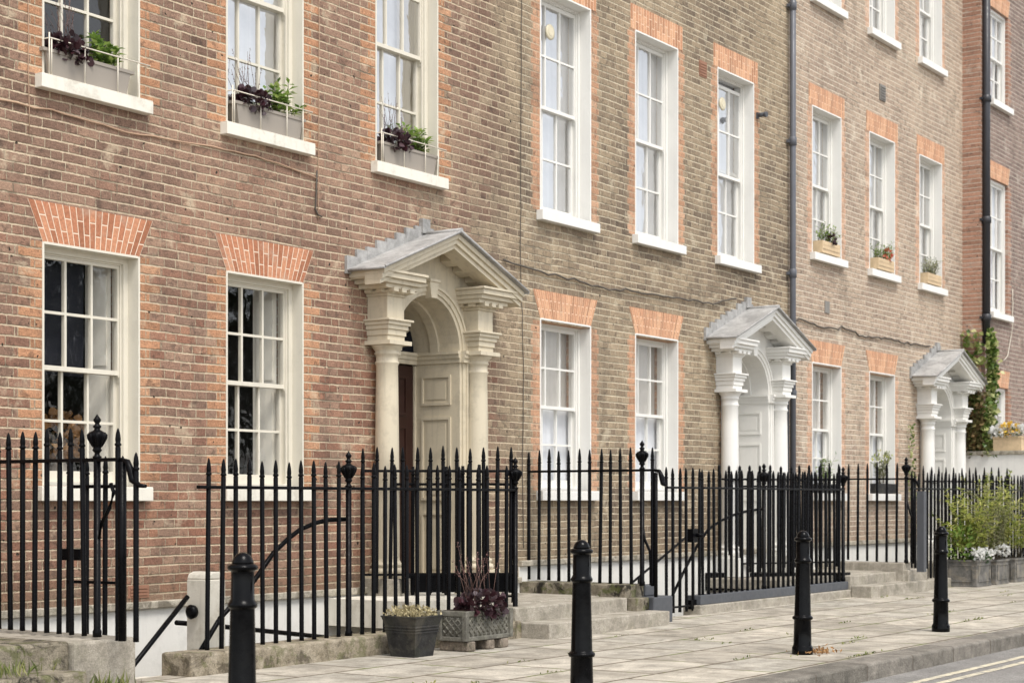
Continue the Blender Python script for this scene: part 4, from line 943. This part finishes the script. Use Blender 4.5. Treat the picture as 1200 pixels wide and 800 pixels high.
mb=MB(); mb.box(22.77,28.0,-1.3,-.98,-.1,.13); tag(obj('stone_kerb',mb,STEP,bevel=.012),'low stone kerb under the railing behind the lead planters','kerb')
# white pier beside the stair
mb=MB(); mb.box(9.01,9.20,-1.02,-.80,-2.3,.66)
for s in range(1): mb.prism([(9.01,.66),(9.20,.66),(9.18,.70),(9.14,.715),(9.07,.715),(9.03,.70)],-1.02,-.80)
tag(obj('white_pier',mb,LIME,bevel=.01),'low rounded white pier between the basement stair and the front railing','pier')
mb=MB(); mb.lathe([(.02,0),(.05,.0),(.055,.03),(.03,.05)],14); o=obj('round_knob',mb,IRON,None,(8.985,-.90,.42)); o.rotation_euler=(0,R(-90),0); tag(o,'round black knob on the side of the low white pier','knob')  # plain round knob on the pier side
mb=MB(); mb.box(7.92,8.5,-1.0,-.9,-2.3,-.02); tag(obj('stair_wall',mb,LIME),'whitewashed low wall beside the basement stair handrail','wall')
# garden wall of the far house with its flower box
root=thing('garden_wall','white rendered garden wall with stone coping beside the far house','wall',(27.8,0,0))
mb=MB(); mb.box(0,.16,-1.25,-.0,-.1,2.02); obj('wall',mb,WHITE2,root)
mb=MB(); mb.box(-.03,.19,-1.28,-.0,2.02,2.085); obj('coping',mb,LEDGE,root,bevel=.01)
r=random.Random(41); root=thing('flower_box','pale timber flower box of white and yellow flowers on the white garden wall','flower box',(27.88,-.82,2.085))
mb=MB(); mb.box(-.09,.09,-.24,.24,.0,.235); mb.box(-.1,.1,-.25,.25,.20,.24); obj('box',mb,WOOD,root,bevel=.005)
obj('white_flowers',foliage(230,ell((0,.04,.33),(.14,.32,.13)),.06,.055,r,True),PETW,root); obj('yellow_flowers',foliage(70,ell((-.05,-.02,.36),(.1,.17,.09)),.055,.05,r,True),PETY,root); obj('foliage',foliage(150,ell((0,0,.28),(.13,.26,.1)),.06,.03,r),DGREEN,root)
# ivy
r=random.Random(51)
def ivyp(r):
    while True:
        z=r.uniform(2.0,4.15); k=r.random()
        if k<.6:    # on the front of the corner
            wd=.13+.09*math.sin(z*3.1)+.13*max(0,(3.3-z)); x=28.04+r.gauss(0,.04)+r.uniform(-wd,wd*.35)*.8; y=-.40-abs(r.gauss(0,.06))
        else:       # on the return
            x=27.92-abs(r.gauss(0,.03)); y=-r.uniform(0.0,.33)
            if z>3.3 and r.random()<.6: continue
        return Vector((x,y,z)),Vector((-.4,-.8,-.15))
root=thing('ivy','variegated ivy climbing the orange brick corner below the black drainpipe','ivy',(28.1,-.35,2.0))
f=foliage(1500,ivyp,.11,.095,r,False,-.25); f.v=[(a-28.1,b+.35,c-2.0) for a,b,c in f.v]; obj('green_leaves',f,IVYM,root)
def ivyq(r):
    z=2.0+abs(r.gauss(0,.55)); return Vector((27.9-abs(r.gauss(0,.05)),-r.uniform(-.02,.4),min(z,3.3))),Vector((-.5,-.7,-.2))
f=foliage(650,ivyq,.10,.085,r,False,-.25); f.v=[(a-28.1,b+.35,c-2.0) for a,b,c in f.v]; obj('red_leaves',f,IVYR,root)
mb=MB(); mb.tube([(-.12,.02,-2.0),(-.1,.0,-.8),(.02,-.01,.6),(.06,-.02,1.9)],.014,6); obj('ivy_stem',mb,STEMM,root)
root=thing('ivy','thin strip of ivy creeping up behind the left column of the far porch','ivy',(25.5,-.03,.7))
obj('green_leaves',foliage(150,lambda r:(Vector((r.gauss(0,.05),-abs(r.gauss(0,.02)),r.uniform(0,1.75))),Vector((-.2,-.8,-.1))),.06,.05,r,False,-.1),IVYM,root)

# ------------------------------------------------------------------ bollards
def mkb():
    mb=MB()
    mb.lathe([(.098,0),(.098,.055),(.088,.07),(.084,.08),(.079,.28),(.092,.283),(.096,.292),(.096,.303),(.084,.312),(.077,.318),(.066,.735),(.066,.742),(.078,.75),(.080,.762),(.072,.775),(.064,.785),(.062,.905),(.062,.915),(.080,.925),(.083,.938),(.076,.946),(.064,.952)],28,(0,0,0),0,True)
    return mb.mesh('shaft',BOLL)
def mkc():
    mb=MB(); mb.lathe([(.060,.950),(.058,.962),(.048,.983),(.034,.996),(.018,1.003),(.004,1.005)],20); return mb.mesh('domed_cap',BOLL)
bs,bc=mkb(),mkc()
proto=None
for (u,v,la) in ((5.75,4.49,'black bollard nearest the camera, left of the dark square pot'),(8.83,4.42,'black bollard in front of the worn steps of the cream porch'),(12.615,4.15,'black bollard with dry leaves at its foot, before the nearer white porch'),(15.56,4.22,'black bollard furthest down the pavement, left of the lead planters')):
    if proto is None:
        proto=b=thing('bollard',la,'bollard',group='bollards along the pavement'); put('shaft',bs,b,bevel=.003); put('domed_cap',bc,b)
    else: b=copy_tree(proto); b['label']=la
    b.location=(u,-v,0); b.rotation_euler=(rng.gauss(0,.006),rng.gauss(0,.006),rng.uniform(0,.5)); b.scale=(.87,.87,1)

# ------------------------------------------------------------------ pots
r=random.Random(61)
root=thing('plant_pot','dark square tapered pot with pale dried sedum','pot',(10.69,-1.63,.0)); root.scale=(.88,.88,.95)
mb=MB()
def sq(k,z): return [(-k,-k,z),(k,-k,z),(k,k,z),(-k,k,z)]
rings=[sq(.138,0),sq(.168,.2),sq(.176,.202),sq(.176,.212),sq(.170,.214),sq(.178,.226),sq(.178,.236),sq(.172,.238),sq(.180,.25),sq(.180,.26),sq(.176,.262),sq(.198,.33),sq(.204,.336),sq(.204,.345),sq(.186,.345),sq(.176,.31)]
for a,b in zip(rings,rings[1:]):
    for i in range(4): mb.face([a[i],a[(i+1)%4],b[(i+1)%4],b[i]])
mb.face(rings[0][::-1]); obj('pot',mb,POTM,root)
mb=MB(); mb.face(sq(.178,.315)); obj('soil',mb,SOIL,root)
def sed(r):
    a,b=r.uniform(-.19,.19),r.uniform(-.19,.19); return Vector((a,b,.33+r.uniform(0,.075)*(1.2-abs(a)*3))),Vector((a*2,b*2,.6))
obj('sedum',foliage(620,sed,.03,.02,r),SEDUM,root)
root=thing('stone_trough','lattice sided grey trough of purple heuchera raised on old bricks','trough',(11.52,-1.66,0))
L,w_,h,z0=.64,.26,.25,.085
mb=MB(); mb.box(-L/2,L/2,-w_/2,w_/2,z0,z0+h-.03); 
for (a,b) in ((z0,z0+.035),(z0+h-.045,z0+h)): mb.box(-L/2-.012,L/2+.012,-w_/2-.012,w_/2+.012,a,b)
for sx in (-1,1):
    for sy in (-1,1): mb.box(sx*L/2-.022,sx*L/2+.022,sy*w_/2-.022,sy*w_/2+.022,z0+.002,z0+h-.002)
obj('trough',mb,TROM,root,bevel=.005)
mb=MB(); za,zb=z0+.045,z0+h-.055
def lat(fixed,axis,a,b,step):
    H=zb-za; x=a-H
    while x<b:
        for sgn in (1,-1):
            p=[(x,za),(x+H,zb)] if sgn>0 else [(x,zb),(x+H,za)]
            (x0,q0),(x1,q1)=p
            t0=max(0,(a-x0)/(x1-x0)); t1=min(1,(b-x0)/(x1-x0))
            if t1<=t0: continue
            A=(x0+(x1-x0)*t0,q0+(q1-q0)*t0); B=(x0+(x1-x0)*t1,q0+(q1-q0)*t1)
            if axis=='x': mb.tube([(A[0],fixed,A[1]),(B[0],fixed,B[1])],.0075,4)
            else: mb.tube([(fixed,A[0],A[1]),(fixed,B[0],B[1])],.0075,4)
        x+=step
lat(-w_/2-.002,'x',-L/2+.03,L/2-.03,.062); lat(-L/2-.002,'y',-w_/2+.03,w_/2-.03,.062); obj('lattice',mb,TROM,root)
mb=MB(); mb.box(-L/2+.02,L/2-.02,-w_/2+.02,w_/2-.02,z0+h-.05,z0+h-.02)
mb2=MB(); mb2.face([(-L/2+.01,-w_/2+.01,z0+h+.002),(L/2-.01,-w_/2+.01,z0+h+.002),(L/2-.01,w_/2-.01,z0+h+.002),(-L/2+.01,w_/2-.01,z0+h+.002)]); obj('soil',mb2,SOIL,root)
obj('purple_foliage',foliage(380,ell((.02,-.04,z0+h+.03),(.27,.16,.11)),.058,.054,r,True,.1),HEUCH,root)
st=MB(); bud=MB()
for _ in range(17):
    b=Vector((r.uniform(-.2,.2),r.uniform(-.07,.07),z0+h)); hh=r.uniform(.3,.62); e=b+Vector((r.gauss(.04,.15),r.gauss(0,.1),hh)); m=b.lerp(e,.55)+Vector((0,0,.05)); st.tube([b,m,e],[.0032,.0025,.0014],4)
    for q in range(12): p=m.lerp(e,r.uniform(.1,1)); leaf(bud,p+rvec(r)*.012,rvec(r),Vector((0,0,1)),.016,.012)
obj('flower_stems',st,STEMR,root); obj('flower_buds',bud,leafmat('heuchera_bud',[(0,(.12,.05,.05)),(1,(.30,.17,.15))],.7,.2),root)['kind']='stuff'
for (x0,x1,y0,y1) in ((-.31,-.2,-.15,.15),(-.02,.09,-.14,.14),(.17,.29,-.14,.14)):
    mb=MB(); mb.box(11.52+x0,11.52+x1,-1.66+y0,-1.66+y1,0,.083); tag(obj('support_brick',mb,BLOCK,bevel=.012),'old weathered brick propping up the lattice sided trough','brick','bricks under the trough')
# lead planters with shrubs
def leadbox(u,v,L,w_,h,label):
    root=thing('lead_planter',label,'planter',(u,-v,0),0,'lead planters')
    mb=MB(); mb.box(-L/2,L/2,-w_/2,w_/2,0,h)
    mb.box(-L/2-.014,L/2+.014,-w_/2-.014,w_/2+.014,h-.03,h); mb.box(-L/2-.008,L/2+.008,-w_/2-.008,w_/2+.008,0,.03)
    mb.frame(-L/2+.05,L/2-.05,.07,h-.07,-w_/2-.01,-w_/2,.016)
    for sgn in (-1,1):
        x=sgn*L/2
        for (ya,yb,za,zb) in ((-w_/2+.05,-w_/2+.066,.07,h-.07),(w_/2-.066,w_/2-.05,.07,h-.07),(-w_/2+.066,w_/2-.066,.07,.086),(-w_/2+.066,w_/2-.066,h-.086,h-.07)): mb.box(min(x,x+sgn*.01),max(x,x+sgn*.01),ya,yb,za,zb)
    obj('planter_box',mb,LEADP,root,bevel=.006)
    mb=MB(); mb.face([(-L/2+.02,-w_/2+.02,h+.003),(L/2-.02,-w_/2+.02,h+.003),(L/2-.02,w_/2-.02,h+.003),(-L/2+.02,w_/2-.02,h+.003)]); obj('soil',mb,SOIL,root)
    return root
p1=leadbox(24.15,1.45,.62,.46,.39,'dark lead planter with white geraniums nearest the last bollard')
rr=random.Random(71)
s,l=sprigs(22,(.0,0.02,.36),1.05,(.26,.18),rr,.10,.038,62,.46); obj('shrub_stem',s,STEMM,p1); obj('shrub_foliage',l,YGREEN,p1)
obj('green_foliage',foliage(300,ell((-.15,.06,.60),(.28,.22,.3)),.08,.04,rr),GREENL,p1)
obj('white_flowers',foliage(200,lambda r:(Vector((rr.choice((-.24,-.12,.02,.16,.26))+rr.gauss(0,.04),-.19+rr.gauss(0,.05),.46+rr.gauss(0,.035))),Vector((0,-.5,.5))),.045,.045,rr,True),PETW,p1)['kind']='stuff'
obj('geranium_leaves',foliage(120,ell((0,-.16,.42),(.3,.1,.06)),.06,.055,rr,True),DGREEN,p1)
p2=leadbox(25.0,1.45,.56,.44,.37,'lead planter under feathery pale shrubs, middle of the three planters')
s,l=sprigs(30,(0,0.0,.34),1.1,(.28,.2),rr,.065,.02,85,.42); obj('shrub_stem',s,STEMM,p2); obj('shrub_foliage',l,SILVER,p2)
s,l=sprigs(17,(.05,0.1,.34),1.35,(.24,.14),rr,.085,.034,55,.42); obj('tall_stem',s,STEMM,p2); obj('tall_foliage',l,YGREEN,p2)
obj('pale_flowers',foliage(60,ell((.1,-.2,.5),(.2,.06,.08)),.05,.04,rr,True),PETW,p2)['kind']='stuff'
p3=leadbox(25.9,1.45,.62,.44,.37,'lead planter with a yellow green bush at the right edge of the picture')
s,l=sprigs(26,(0,0,.34),1.3,(.3,.2),rr,.085,.036,70,.42); obj('shrub_stem',s,STEMM,p3); obj('shrub_foliage',l,YGREEN,p3)

# ------------------------------------------------------------------ weeds
def tuft(c,n,h,spread,r,mb):
    for _ in range(n):
        b=Vector(c)+Vector((r.gauss(0,spread),r.gauss(0,spread),0)); d=Vector((r.gauss(0,.45),r.gauss(0,.45),1)); l=h*r.uniform(.4,1.1)
        leaf(mb,b,d,rvec(r),l,.006+.004*r.random())
r=random.Random(81)
mb=MB(); tuft((6.72,-1.52,.165),90,.12,.11,r,mb); tag(obj('grass_tuft',mb,GRASS),'grass tuft on the lower mossy step at the far left','grass tuft',kind='stuff')
mb=MB(); tuft((7.42,-1.72,.0),90,.16,.09,r,mb); tag(obj('grass_tuft',mb,GRASS),'grass tuft at the foot of the rendered step end, bottom left corner','grass tuft',kind='stuff')
mb=MB()
for _ in range(46):
    u=r.uniform(6,24); row=-.655*r.choice((3,4,5,6,7))
    if r.random()<.5: y=row
    else: y=r.uniform(-4.5,-1.5)
    m=r.randint(6,26)
    for k in range(m): leaf(mb,Vector((u+r.gauss(0,.10),y+r.gauss(0,.014),0)),rvec(r)+Vector((0,0,.5)),rvec(r),.028*r.uniform(.5,1.2),.014)
tag(obj('moss_and_weeds',mb,GRASS),'low moss and weeds growing in the paving joints','weeds',kind='stuff')
mb=MB()
for _ in range(110): leaf(mb,Vector((12.70+r.gauss(0,.11),-4.22+r.gauss(0,.07),abs(r.gauss(0,.02)))),rvec(r)+Vector((0,0,.3)),rvec(r),.045*r.uniform(.5,1.2),.02)
tag(obj('dry_leaves',mb,DRYF),'small heap of dry leaves and weeds beside a bollard foot','leaves',kind='stuff')

# ------------------------------------------------------------------ trees across the street (seen in the window panes)
def tree(x,y,h,cr,seed,label):
    r=random.Random(seed); root=thing('street_tree',label,'tree',(x,y,-.12),0,'trees across the street')
    mb=MB(); mb.tube([(0,0,0),(.05,.03,h*.25),(0,.1,h*.5),(.1,0,h*.8)],[.28,.22,.16,.06],10)
    for k in range(7):
        a=r.uniform(0,6.28); z=h*r.uniform(.3,.6); mb.tube([(0,.05,z),(math.cos(a)*cr*.4,math.sin(a)*cr*.4,z+h*.12),(math.cos(a)*cr*.8,math.sin(a)*cr*.8,z+h*.22)],[.1,.06,.025],6)
    obj('trunk',mb,BARK,root)
    mb=MB(); cl=[(Vector((r.gauss(0,cr*.45),r.gauss(0,cr*.45),h*r.uniform(.38,.95))),r.uniform(.5,1.0)*cr*.45) for _ in range(26)]
    for c,q in cl:
        for _ in range(420):
            v=rvec(r); leaf(mb,c+v*q*r.uniform(.3,1.05),v+rvec(r),rvec(r),.20,.14)
    obj('crown',mb,TREEL,root)
for i,(x,y,h,cr) in enumerate(((25,-24,8.5,3.2),(31,-27,9.5,3.6),(38,-25,8,3.2),(46,-27,9,3.4))): tree(x,y,h,cr,100+i,('broad dark street tree opposite, nearest the camera','tallest dark street tree opposite','smaller dark street tree opposite','furthest dark street tree opposite')[i])
